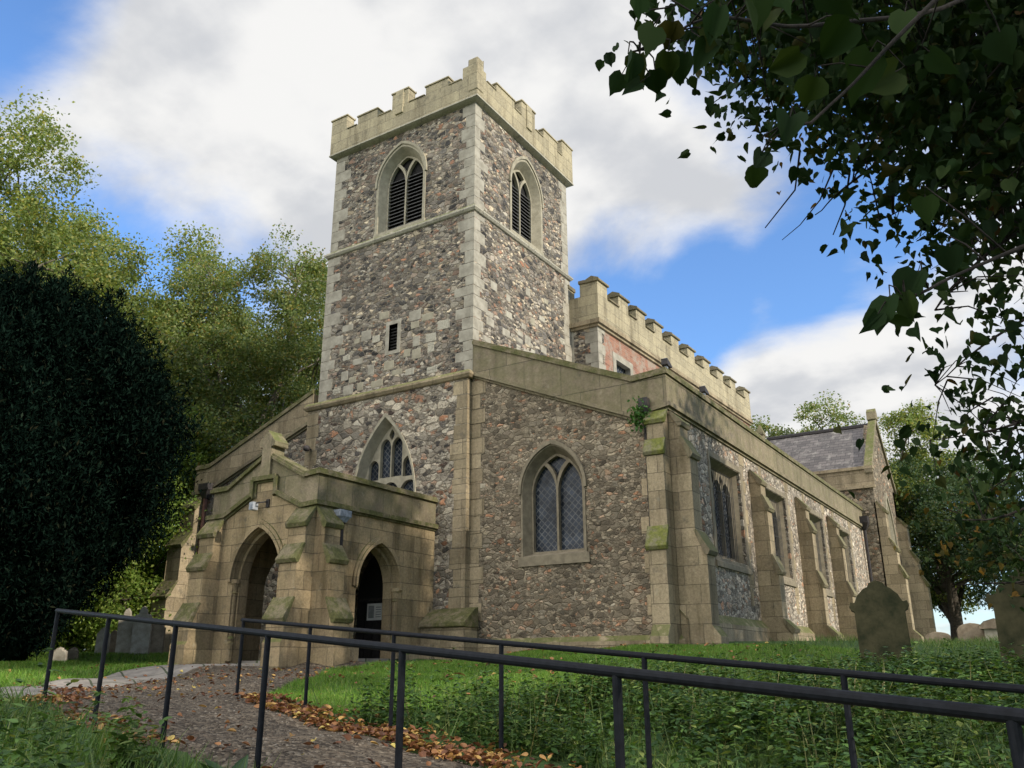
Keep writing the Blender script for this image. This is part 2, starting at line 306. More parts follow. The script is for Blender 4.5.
# ------------------------------------------------------------------ mesh helpers
def origin_of(o):
    return Vector((0, 0, 0)) if o is None else (o.location.copy() if o.parent is None else origin_of(o.parent))
def link(name, me, parent=None, loc=None, label=None, cat=None, group=None, kind=None):
    o = bpy.data.objects.new(name, me); COL.objects.link(o)
    if parent is not None: o.parent = parent
    if loc is not None: o.location = loc
    for k, v in (('label', label), ('category', cat), ('group', group), ('kind', kind)):
        if v: o[k] = v
    return o
def thing(name, label, cat, loc, rz=0, group=None):
    o = bpy.data.objects.new(name, None); COL.objects.link(o); o.empty_display_size = .3
    o.location = loc; o.rotation_euler = (0, 0, rz); o['label'] = label; o['category'] = cat
    if group: o['group'] = group
    return o
def FW(y0): return lambda a, b, c: (a, y0-c, b)
def FS(x0): return lambda a, b, c: (x0+c, a, b)
def FN(x0): return lambda a, b, c: (x0-c, a, b)
def FE(y0): return lambda a, b, c: (a, y0+c, b)
class MB:
    def __init__(s): s.v = []; s.f = []; s.m = []; s.cur = 0
    def add(s, vs, fs):
        o = len(s.v); s.v += [tuple(map(float, v)) for v in vs]; s.f += [tuple(i+o for i in f) for f in fs]; s.m += [s.cur]*len(fs); return s
    def box(s, x0, x1, y0, y1, z0, z1):
        v = [(x, y, z) for z in (z0, z1) for y in (y0, y1) for x in (x0, x1)]
        return s.add(v, [(0,2,3,1), (4,5,7,6), (0,1,5,4), (2,6,7,3), (0,4,6,2), (1,3,7,5)])
    def prism(s, loops, F, d0, d1):
        loops = [list(l) for l in loops]; flat = [p for l in loops for p in l]; n = len(flat)
        tris = tessellate_polygon([[Vector((p[0], p[1], 0)) for p in l] for l in loops])
        v = [F(p[0], p[1], d0) for p in flat]+[F(p[0], p[1], d1) for p in flat]
        f = [tuple(t) for t in tris]+[tuple(i+n for i in t) for t in tris]
        k = 0
        for l in loops:
            m = len(l)
            for i in range(m):
                a, b = k+i, k+(i+1) % m; f.append((a, b, b+n, a+n))
            k += m
        return s.add(v, f)
    def loft(s, rings, closed=True, caps=False):
        m = len(rings[0]); v = [p for r in rings for p in r]; f = []
        for k in range(len(rings)-1):
            for i in range(m if closed else m-1):
                j = (i+1) % m; f.append((k*m+i, k*m+j, (k+1)*m+j, (k+1)*m+i))
        if caps: f += [tuple(range(m)), tuple(range((len(rings)-1)*m, len(rings)*m))]
        return s.add(v, f)
    def tube(s, pts, rad, n=8, caps=True):
        pts = [Vector(p) for p in pts]; rad = rad if isinstance(rad, (list, tuple)) else [rad]*len(pts); rings = []
        prev = None
        for i, p in enumerate(pts):
            t = (pts[min(i+1, len(pts)-1)]-pts[max(i-1, 0)]).normalized()
            a = prev if prev is not None else (Vector((0, 0, 1)) if abs(t.z) < .9 else Vector((1, 0, 0)))
            x = (a - t*a.dot(t)).normalized(); prev = x; y = t.cross(x)
            rings.append([tuple(p+(x*math.cos(q)+y*math.sin(q))*rad[i]) for q in [2*math.pi*k/n for k in range(n)]])
        return s.loft(rings, True, caps)
    def build(s, name, mats, parent=None, loc=None, smooth=False, recalc=True, bevel=0, **kw):
        if not isinstance(mats, (list, tuple)): mats = [mats]
        off = origin_of(parent) if parent is not None else Vector(loc or (0, 0, 0))
        me = bpy.data.meshes.new(name); me.from_pydata([(v[0]-off.x, v[1]-off.y, v[2]-off.z) for v in s.v], [], s.f)
        for m in mats: me.materials.append(M_[m] if isinstance(m, str) else m)
        me.polygons.foreach_set('material_index', s.m)
        if recalc or bevel:
            bm = bmesh.new(); bm.from_mesh(me)
            if bevel:
                bmesh.ops.remove_doubles(bm, verts=bm.verts, dist=1e-5)
                es = [e for e in bm.edges if len(e.link_faces) == 2 and e.calc_face_angle(0) > .5]
                bmesh.ops.bevel(bm, geom=es, offset=bevel, segments=2, affect='EDGES', profile=.6)
            bmesh.ops.recalc_face_normals(bm, faces=bm.faces); bm.to_mesh(me); bm.free()
        if smooth: me.polygons.foreach_set('use_smooth', [True]*len(me.polygons))
        me.update()
        return link(name, me, parent, None if parent is not None else loc, **kw)

def npmesh(name, V, nper, mat, parent=None, loc=(0, 0, 0), **kw):
    """V: (N*nper,3) vertices; every nper vertices form one polygon"""
    V = np.asarray(V, np.float32).reshape(-1, 3); off = origin_of(parent) if parent is not None else Vector(loc)
    V = V-np.array(off, np.float32); nv = len(V); nf = nv//nper
    me = bpy.data.meshes.new(name); me.vertices.add(nv); me.vertices.foreach_set('co', V.ravel())
    me.loops.add(nv); me.loops.foreach_set('vertex_index', np.arange(nv, dtype=np.int32))
    me.polygons.add(nf); me.polygons.foreach_set('loop_start', np.arange(0, nv, nper, dtype=np.int32))
    me.materials.append(M_[mat]); me.update(calc_edges=True); me.validate()
    return link(name, me, parent, None if parent is not None else loc, **kw)
def npmesh_tpl(name, TV, TF, P, mat, parent=None, loc=(0, 0, 0), **kw):
    """template with shared faces: P (N, nv, 3) placed vertices, TF list of faces in the template"""
    N, k, _ = P.shape; off = np.array(origin_of(parent) if parent is not None else Vector(loc), np.float32)
    V = (P.reshape(-1, 3)-off).astype(np.float32)
    me = bpy.data.meshes.new(name); me.vertices.add(len(V)); me.vertices.foreach_set('co', V.ravel())
    lv = np.concatenate([np.array(f) for f in TF]); ls = np.array([len(f) for f in TF]); st = np.concatenate([[0], np.cumsum(ls)[:-1]])
    LV = (np.arange(N)[:, None]*k+lv[None]).ravel().astype(np.int32); LS = (np.arange(N)[:, None]*len(lv)+st[None]).ravel().astype(np.int32)
    me.loops.add(len(LV)); me.loops.foreach_set('vertex_index', LV); me.polygons.add(len(LS)); me.polygons.foreach_set('loop_start', LS)
    me.materials.append(M_[mat]); me.update(calc_edges=True); me.validate()
    return link(name, me, parent, None if parent is not None else loc, **kw)
def frames(N, up_bias=0., droop=None):
    """random orthonormal frames (N,3,3): columns = long axis, side axis, normal"""
    n = rng.normal(size=(N, 3)); n[:, 2] = np.abs(n[:, 2])+up_bias; n /= np.linalg.norm(n, axis=1)[:, None]
    a = rng.normal(size=(N, 3))
    if droop is not None: a = a*.6+np.array(droop)
    a -= n*np.sum(a*n, 1)[:, None]; a /= np.linalg.norm(a, axis=1)[:, None]
    return np.stack([a, np.cross(n, a), n], 2)
LEAF4 = np.array([(0, 0, 0), (.45, .32, .06), (1, 0, -.05), (.45, -.32, .06)])
def place(tpl, F, size, P):
    return np.einsum('nij,kj->nki', F, tpl)*size[:, None, None]+P[:, None, :]

# ------------------------------------------------------------------ ground
CTRL = np.array([(-1, -.5, .6), (-1, -4, .5), (-3, -5.5, .42), (-5, -5.4, .42), (3, -.3, .72), (6, -.7, .8), (7, 2.5, .95), (7, 6, .85), (7, 10, .75), (7, 16, .8), (7, 21, .83), (8, 28, 1.0), (8.5, 33, 1.2),
    (-.2, -5.5, .31), (0, -1.6, .45), (3, -4, .42), (6, -3, .6), (7.6, -7.6, .28), (4, -7.5, .22), (1.5, -7.5, .2),
    (3.7, -13.26, .023), (5.27, -13.64, -.107), (6.84, -14.02, -.237), (8.4, -14.4, -.367), (9.98, -14.8, -.5), (11.5, -15.2, -.63), (13.1, -15.5, -.76), (15, -16, -.9),
    (4.0, -10.88, .01), (5.6, -11.22, -.12), (7.2, -11.57, -.254), (8.8, -11.9, -.386), (10.4, -12.25, -.52), (12, -12.6, -.65), (13.6, -12.9, -.78), (16, -13.4, -.95),
    (13.3, -18.8, -1.25), (10, -18.5, -1.0), (7, -17.5, -.65), (4.5, -16, -.32), (1, -15, -.1), (15, -20, -1.3),
    (11, -9.5, -.10), (10.9, -7, .22), (10.4, -4, .38), (13, -9.5, -.15), (12.6, -7.5, .2), (12.6, -4, .42), (15, -8, .1), (16, -3, .6), (14, 2, .78), (13, 8, .98), (16, 9, 1.05), (11, 9, .92), (12, 20, 1.2), (20, 15, 1.25), (14, 35, 1.2), (11, 45, 1.2),
    (-2.4, -8.5, .15), (-1.3, -10, .05), (1.5, -11.2, .06), (-6, -9, .3), (-10, -7, .5), (-12, -2.7, .78), (-16, -6, .7), (-20, -12, .6), (-30, 0, .85), (-40, -20, .7), (-12, 3, .85), (-12, 12, .9), (-20, 25, 1), (0, 45, 1.2), (25, -10, .5), (30, 10, 1.3), (30, -30, -1.4), (0, -30, -.6), (-30, -40, 0), (13, -30, -1.5)])
def G(x, y):
    x = np.asarray(x, float); y = np.asarray(y, float)
    d2 = (x[..., None]-CTRL[:, 0])**2+(y[..., None]-CTRL[:, 1])**2+.35
    w = d2**-2.2; base = (w*CTRL[:, 2]).sum(-1)/w.sum(-1)
    return base+.025*np.sin(x*1.7+.6*y)*np.sin(y*1.3-.4*x)
def g1(x, y): return float(G(np.array([x]), np.array([y]))[0])
def ground():
    xs = np.concatenate([[-900, -300, -120, -70, -45], np.arange(-32, -8, 1.5), np.arange(-8, 20, .3), np.arange(20, 40, 2), [50, 80, 150, 400, 900]])
    ys = np.concatenate([[-900, -300, -100, -50], np.arange(-34, -20, 1.5), np.arange(-20, 4, .3), np.arange(4, 48, 1.0), [60, 90, 150, 400, 900]])
    X, Y = np.meshgrid(xs, ys); Z = G(np.clip(X, -45, 40), np.clip(Y, -40, 50))
    Z = Z-np.clip((np.hypot(X, Y)-70)/900, 0, 1)*6
    V = np.stack([X, Y, Z], -1).reshape(-1, 3); nx = len(xs); F = [(j*nx+i, j*nx+i+1, (j+1)*nx+i+1, (j+1)*nx+i) for j in range(len(ys)-1) for i in range(nx-1)]
    me = bpy.data.meshes.new('ground'); me.from_pydata([tuple(v) for v in V], [], F); me.materials.append(M_['ground']); me.polygons.foreach_set('use_smooth', [True]*len(F)); me.update()
    link('ground', me, kind='structure')
ground()
def strip(name, left, right, mat, dz, n=60, m=10, wob=.0):
    def interp(pl, t):
        pl = np.array(pl, float); s = np.concatenate([[0], np.cumsum(np.linalg.norm(np.diff(pl, axis=0), axis=1))]); s /= s[-1]
        return np.stack([np.interp(t, s, pl[:, 0]), np.interp(t, s, pl[:, 1])], -1)
    t = np.linspace(0, 1, n); A = interp(left, t); B = interp(right, t)
    if wob:
        A += rng.normal(size=A.shape)*wob; B += rng.normal(size=B.shape)*wob
    V = []
    for i in range(n):
        for j in range(m):
            p = A[i]+(B[i]-A[i])*j/(m-1); e = .0 if 0 < j < m-1 else .04
            V.append((p[0], p[1], g1(p[0], p[1])+dz-e))
    F = [(i*m+j, (i+1)*m+j, (i+1)*m+j+1, i*m+j+1) for i in range(n-1) for j in range(m-1)]
    me = bpy.data.meshes.new(name); me.from_pydata(V, [], F); me.materials.append(M_[mat]); me.polygons.foreach_set('use_smooth', [True]*len(F)); me.update()
    return link(name, me, kind='structure')
GRAV_L = [(-.4, -1.4), (-.15, -3.4), (.9, -6.2), (2.8, -8.7), (3.95, -10.75), (5.5, -11.5), (7.2, -12.0), (8.9, -12.45), (12, -13.2), (17, -14.3)]
GRAV_R = [(-1.3, -1.4), (-1.3, -4.2), (-2.6, -6.4), (-1.3, -9.4), (1.6, -11.6), (3.8, -13.3), (6.8, -14.05), (9, -14.6), (12, -15.4), (17, -16.4)]
strip('gravel_path', GRAV_L, GRAV_R, 'gravel', .035, 80, 14, .03)
strip('paved_path', [(-1.4, -5.45), (-2.3, -6.6), (-1.2, -9.4), (1.6, -11.6), (3.2, -12.9)], [(-4.4, -5.45), (-4.1, -7.2), (-2.9, -9.3), (-.3, -12.0), (1.4, -13.6)], 'paving', .055, 50, 8)

# ------------------------------------------------------------------ church
CH = thing('parish_church', 'old rubble stone church with a square battlemented west tower and arched porch', 'church', (0, 0, .75))
def part(mb, name, mats, parent=None, **kw): return mb.build(name, mats, parent or CH, **kw)
def arch(cx, a, zb, zs, h, n=12):
    """closed outline of a pointed opening: half width a, bottom zb, springing zs, rise h"""
    r = (a*a+h*h)/(2*a) if h >= a else None
    L = [(cx-a, zb)]
    if r:
        c = r-a; th = math.asin(min(1, h/r)); pts = [(c-r*math.cos(th*k/n), r*math.sin(th*k/n)) for k in range(n+1)]
    else:
        pts = [(-a*math.cos(math.pi/2*k/n), h*math.sin(math.pi/2*k/n)) for k in range(n+1)]
    left = [(cx+p[0], zs+p[1]) for p in pts]; right = [(cx-p[0], zs+p[1]) for p in reversed(pts[:-1])]
    return L+left+right+[(cx+a, zb)]
def rect(x0, x1, z0, z1): return [(x0, z0), (x0, z1), (x1, z1), (x1, z0)]
def frame2(F): # loop -> 3d ring
    return lambda loop, d: [F(p[0], p[1], d) for p in loop]
def reveal(mb, F, loopA, dA, loopB, dB):
    mb.loft([[F(p[0], p[1], dA) for p in loopA], [F(p[0], p[1], dB) for p in loopB]], True)
def eye(cx, zc, w, h, n=6):
    pts = []
    for k in range(4):
        a0 = k*math.pi/2; P = [(0, -h), (w, 0), (0, h), (-w, 0)]; p, q = P[k], P[(k+1) % 4]
        for i in range(n):
            t = i/n; b = math.sin(math.pi*t)*.16
            pts.append((cx+(p[0]+(q[0]-p[0])*t)*(1+b), zc+(p[1]+(q[1]-p[1])*t)*(1+b)))
    return pts
def band(mb, F, pts, below, above, d0, d1):
    lo = [(p[0], p[1]-below) for p in pts]; hi = [(p[0], p[1]+above) for p in pts]
    mb.prism([lo+hi[::-1]], F, d0, d1)
def moulding(mb, F, pts, steps):
    for (b, a, d) in steps: band(mb, F, pts, b, a, -.05, d)

def window(name, F, cx, a, zb, zs, h, mats_trac, glass, label, lights=2, depth=.3, splay=.14, hood=.09, louvres=False, ring=.11, sill=True, hoff=.07):
    """stone window: surround (hood + splayed reveal + sill), tracery, glazing, louvres"""
    out = arch(cx, a, zb, zs, h); inn = arch(cx, a-splay, zb+.1, zs, h*(a-splay)/a)
    mb = MB()
    big = arch(cx, a+ring, zb, zs, h*(a+ring)/a)
    mb.prism([big, out], F, -.05, .03)
    reveal(mb, F, out, .03, inn, -depth)
    if hood:
        h1 = arch(cx, a+hoff+.08, zs-.05, zs, h*(a+hoff+.08)/a); h0 = arch(cx, a+hoff, zs-.05, zs, h*(a+hoff)/a)
        mb.prism([h1+[h0[-1]]+h0[::-1]], F, -.02, hood)
    if sill:
        mb.loft([[F(cx-a-.13, zb-.22, e) for e in (-.05, .05)]+[F(cx-a-.13, zb+.02, .05), F(cx-a-.13, zb+.12, -depth)], [F(cx+a+.13, zb-.22, e) for e in (-.05, .05)]+[F(cx+a+.13, zb+.02, .05), F(cx+a+.13, zb+.12, -depth)]], True, True)
    w = part(mb, name, mats_trac, label=label)
    ai = a-splay; hi = h*ai/a; t = MB(); holes = []
    mw = .06
    if lights == 2:
        r = (ai*ai+hi*hi)/(2*ai); lw = (ai-mw/2-.04)/2; x1 = .5*mw+lw; hl = math.sqrt(max(.01, 2*r*lw-lw*lw))*.96
        for s_ in (-1, 1): holes.append(arch(cx+s_*x1, lw, zb+.16, zs-.02, hl, 8))
        ha = math.sqrt(2*r*(ai/2)-(ai/2)**2); P = []; t0 = math.acos(1-(ai/2)/r); t1 = math.acos((r-ai)/r) if r > ai else math.pi/2
        for k in range(7): th = t0*k/6; P.append((-r+r*math.cos(th), r*math.sin(th)))                   # up the left arm
        for k in range(1, 7): th = t0+(t1-t0)*k/6; P.append((r-ai-r*math.cos(th), r*math.sin(th)))      # along the arch to its apex
        P += [(-x, z) for x, z in P[-2:0:-1]]
        zc_ = (sum(p[1] for p in P)/len(P))+.03
        holes.append([(cx+p[0]*.76, zs+zc_+(p[1]-zc_)*.78) for p in P])
    elif lights == 3:
        n = 3; lw = (2*ai-.14-2*mw)/6
        for k in range(3): holes.append(arch(cx+(k-1)*(2*lw+mw), lw, zb+.16, zs+.36, lw*1.05, 8))
        mw = .045; q = .2
        for k, (zt, hh) in enumerate(((zs+1.2, .24), (zs+1.78, .28), (zs+1.78, .28), (zs+1.2, .24))):
            holes.append(arch(cx+(k-1.5)*(2*q+mw), q, zs+.82+(.0 if k in (0, 3) else .04), zt, hh, 6))
        holes.append(eye(cx, zs+hi*.88, .1, .17))
    t.prism([inn]+holes, F, -depth+.02, -depth-.10)
    tr = part(t, 'tracery', mats_trac, w)
    g = MB(); g.prism([arch(cx, ai+.02, zb+.05, zs, hi+.03)], F, -depth-.13, -depth-.15)
    if louvres:
        part(g, 'backing', 'void', w)
        lv = MB(); z = zb+.2
        while z < zs+.3:
            x0, x1 = cx-ai+.02, cx+ai-.02
            lv.loft([[F(x0, z, -depth-.11), F(x0, z+.03, -depth-.11), F(x0, z-.06, -depth+.0), F(x0, z-.09, -depth+.0)], [F(x1, z, -depth-.11), F(x1, z+.03, -depth-.11), F(x1, z-.06, -depth), F(x1, z-.09, -depth)]], True, True); z += .135
        part(lv, 'louvres', 'louvre', w)
    else:
        part(g, 'glazing', glass, w)
    return w, big

# --- tower: three stages
TW, TE, TD = -6.12, 0.0, 6.05
def tower():
    mb = MB()
    wwhole = arch(-3.03, 1.225, 4.0, 4.9, 2.63*1.225/1.2); doorh = arch(-3.05, .95, .4, 2.3, 1.45)
    mb.cur = 1
    mb.prism([rect(-6.33, -.03, -.2, 8.4), wwhole, doorh], FW(0), -.6, .2)
    mb.box(-6.33, -5.73, .6, TD+.02, -.2, 8.4); mb.box(-.6, -.03, .6, TD+.02, -.2, 8.4); mb.box(-5.73, -.6, TD-.6, TD+.02, -.2, 8.4)
    mb.cur = 0
    slit = rect(-3.22, -2.88, 9.74, 10.62)
    mb.prism([rect(TW, TE, 8.3, 13.86), slit], FW(0), -.6, 0)
    mb.box(TW, -5.5, .6, TD, 8.3, 13.86); mb.prism([rect(.6, TD-.6, 8.3, 13.86)], FS(0), -.6, 0); mb.box(TW, TE, TD-.6, TD, 8.3, 13.86)
    bw = arch(-3.02, 1.06, 13.98, 15.85, 1.33); bs = arch(3.1, 1.06, 13.98, 15.85, 1.33)
    mb.prism([rect(TW+.04, TE-.03, 13.8, 17.86), bw], FW(0), -.55, -.03)
    mb.box(TW+.04, -5.5, .55, TD-.04, 13.8, 17.86); mb.prism([rect(.55, TD-.55, 13.8, 17.86), bs], FS(-.03), -.55, 0); mb.box(TW+.04, TE-.03, TD-.55, TD-.04, 13.8, 17.86)
    mb.box(-5.6, -.5, .5, 5.6, 17.4, 17.6)
    t = part(mb, 'tower', ['rub_tower', 'rub_low'])
    # string courses
    for (z, o, hh, x0, x1, y0, mat) in ((8.38, .12, .16, -6.34, 0, -.2, 'ashlar'), (13.84, .1, .13, TW, TE, 0, 'ash_pale')):
        s = MB(); e = o
        s.loft([[(x0-k, y0-k, zz), (x1+k, y0-k, zz), (x1+k, TD+k, zz), (x0-k, TD+k, zz)] for k, zz in ((0.01, z-hh), (e*.5, z-hh*.85), (e, z-hh*.35), (e, z), (.01, z+.1))], True)
        part(s, 'string_course', mat, t)
    # quoins
    q = MB(); z = 8.5; k = 0
    def quoin_stack(q, x, y, sx, sy, z0, z1, la, lb, dep=.005, hmin=.3, hmax=.46):
        z = z0; k = 0
        while z < z1:
            h = random.uniform(hmin, hmax); h = min(h, z1-z)
            a, b = (la, lb) if k % 2 else (lb, la); a *= random.uniform(.8, 1.2); b *= random.uniform(.8, 1.2)
            q.box(x+dep*sx if sx > 0 else x-dep, x-a*sx, y-dep if sy > 0 else y+dep, y+b*sy, z+.007, z+h-.007) if False else q.box(min(x+dep*sx, x-a*sx), max(x+dep*sx, x-a*sx), min(y-dep*sy, y+b*sy), max(y-dep*sy, y+b*sy), z+.006, z+h-.006)
            z += h; k += 1
    for (z0, z1, dx) in ((8.48, 13.68, 0), (13.96, 17.66, .03)):
        for a_ in ((TE-dx, dx, 1, 1, z0, z1, .62, .36), (TW+dx*1.33, dx, -1, 1, z0, z1, .62, .36), (TE-dx, TD-dx*1.33, 1, -1, z0, z1, .5, .42)):
            q = MB(); quoin_stack(q, *a_); part(q, 'quoins', 'quoin', t, bevel=.012)
    for a_ in ((-.03, -.2, 1, 1, 1.85, 8.2, .46, .5, .006, .38, .55), (-6.33, -.2, -1, 1, 1.2, 8.2, .46, .4, .006, .38, .55)):
        q = MB(); quoin_stack(q, *a_); part(q, 'base_quoins', 'ashlar', t, bevel=.01)
    # scattered squared blocks in the rubble near the slit
    used = []
    def free(u, v, w, h):
        if any(abs(u-a[0]) < w+a[2]+.025 and abs(v-a[1]) < h+a[3]+.02 for a in used): return False
        used.append((u, v, w, h)); return True
    for _ in range(75):
        x = random.uniform(-5.4, -.9); z = random.gauss(9.9, .75); w = random.uniform(.12, .24); h = random.uniform(.08, .17)
        if z < 8.6 or z > 12.5 or (-3.75 < x < -2.5 and 9.4 < z < 10.9) or not free(x, z, w, h): continue
        b = MB(); b.box(x-w, x+w, -.004-random.random()*.006, .05, z-h, z+h); part(b, 'squared_block', random.choice(['quoin', 'ash_pale', 'trac']), t, bevel=.02)
    used.clear()
    for _ in range(75):
        y = random.uniform(.7, 5.6); z = 9.35-.02*y+random.uniform(0, 1.25)*(1 if random.random() < .8 else 2.4); w = random.uniform(.12, .22); h = random.uniform(.08, .16)
        if not free(y, z, w, h): continue
        b = MB(); b.box(-.05, .004+random.random()*.006, y-w, y+w, z-h, z+h); part(b, 'squared_block', random.choice(['quoin', 'ash_pale', 'trac']), t, bevel=.02)
    # parapet: one mesh, battlemented outline on each side with raised corner and middle piers
    o = .17; p = MB()
    zb, zc, zm, zp = 17.78, 18.6, 18.9, 19.2
    def outline(segs, a0, a1):
        pts = [(a0, zb)]
        for (s0, s1, z) in segs: pts += [(s0, z), (s1, z)]
        return [pts+[(a1, zb)]]
    jit = lambda z: z+random.uniform(-.03, .03)
    Wseg = [(-6.25, -5.5, jit(zp-.02)), (-5.5, -4.98, jit(zc)), (-4.98, -4.06, jit(zm+.02)), (-4.06, -3.41, jit(zc)), (-3.41, -2.69, jit(zp+.03)), (-2.69, -1.94, jit(zc)), (-1.94, -1.0, jit(zm)), (-1.0, -.42, jit(zc)), (-.42, -.2, zp-.18), (-.2, .17, zp+.05)]
    Sseg = [(.18, .35, zp-.28), (.35, .96, jit(zc)), (.96, 2.08, jit(zm)), (2.08, 2.55, jit(zc)), (2.55, 3.45, jit(zp+.02)), (3.45, 4.03, jit(zc)), (4.03, 5.05, jit(zm)), (5.05, 5.42, jit(zc)), (5.42, 6.22, jit(zp+.05))]
    p.prism(outline(Wseg, -6.25, .17), FW(0), -.16, .17)
    p.prism(outline([(.16, .18, zc)]+Sseg, .16, 6.22), FS(0), -.16, .17)
    p.prism(outline([(-5.92, -5.5, zc)]+Wseg[1:-2]+[(-.42, -.16, zp-.18)], -5.92, -.16), FE(6.05), -.16, .168)
    p.prism(outline([(.16, .18, zc)]+Sseg, .16, 6.22), FN(-6.08), -.16, .17)
    part(p, 'parapet', 'ash_par', t, bevel=.025)
    for segs, F in ((Wseg[:-1]+[(-.2, .165, zp+.05)], FW(0)), (Sseg, FS(0))):
        for (s0, s1, z) in segs:
            if s1-s0 > .5 and z > zc+.1: c = MB(); c.prism([rect(s0-.035, s1+.035, z, z+.06)], F, -.2, .205); part(c, 'merlon_cap', 'ash_par', t, bevel=.02)
            elif s1-s0 > .3 and z < zc+.1: c = MB(); c.prism([rect(s0+.035, s1-.035, z, z+.05)], F, -.2, .2); part(c, 'crenel_cap', 'ash_par', t, bevel=.02)
    for (a, F) in ((-3.05, FW(.0)), (3.0, FS(0))): pr = MB(); pr.prism([rect(a-.17, a+.17, 18.3, zp+.02)], F, .172, .225); part(pr, 'parapet_pier', 'ash_par', t, bevel=.03)
    pr = MB(); pr.box(-.16, .195, -.195, .16, 18.0, zp+.02); part(pr, 'parapet_pier', 'ash_par', t, bevel=.03)
    s = MB()
    s.loft([[(-6.08-k, -k, zz), (k, -k, zz), (k, 6.05+k, zz), (-6.08-k, 6.05+k, zz)] for k, zz in ((-.04, 17.66), (.1, 17.70), (.19, 17.74), (.19, 17.785), (.165, 17.80))], True)
    part(s, 'parapet_moulding', 'ash_pale', t)
    # slit window
    sl = MB(); sl.prism([rect(-3.36, -2.75, 9.62, 10.75), slit], FW(0), -.25, .012); sw = part(sl, 'slit_window', 'quoin', None)
    lv = MB()
    for k in range(8):
        z = 9.8+k*.105; lv.loft([[(-3.22, .18, z), (-3.22, .16, z+.02), (-3.22, .06, z-.04), (-3.22, .08, z-.06)], [(-2.88, .18, z), (-2.88, .16, z+.02), (-2.88, .06, z-.04), (-2.88, .08, z-.06)]], True, True)
    part(lv, 'louvres', 'louvre', sw)
    bk = MB(); bk.box(-3.3, -2.8, .22, .24, 9.6, 10.7); part(bk, 'backing', 'void', sw)
    return t
tower()
window('belfry_window', FW(.03), -3.02, .95, 14.02, 15.85, 1.25, 'trac', 'glass', 'round-headed louvred belfry window in the left tower face', 2, .27, .17, .07, True, .10)
window('belfry_window', FS(-.03), 3.1, .95, 14.02, 15.85, 1.25, 'trac', 'glass', 'louvred belfry window in the right tower face', 2, .27, .17, .07, True, .10)
window('west_window', FW(-.2), -3.03, 1.2, 4.1, 4.9, 2.63, 'trac', 'glass', 'large pointed traceried window above the porch', 3, .34, .08, 0, False, .06)

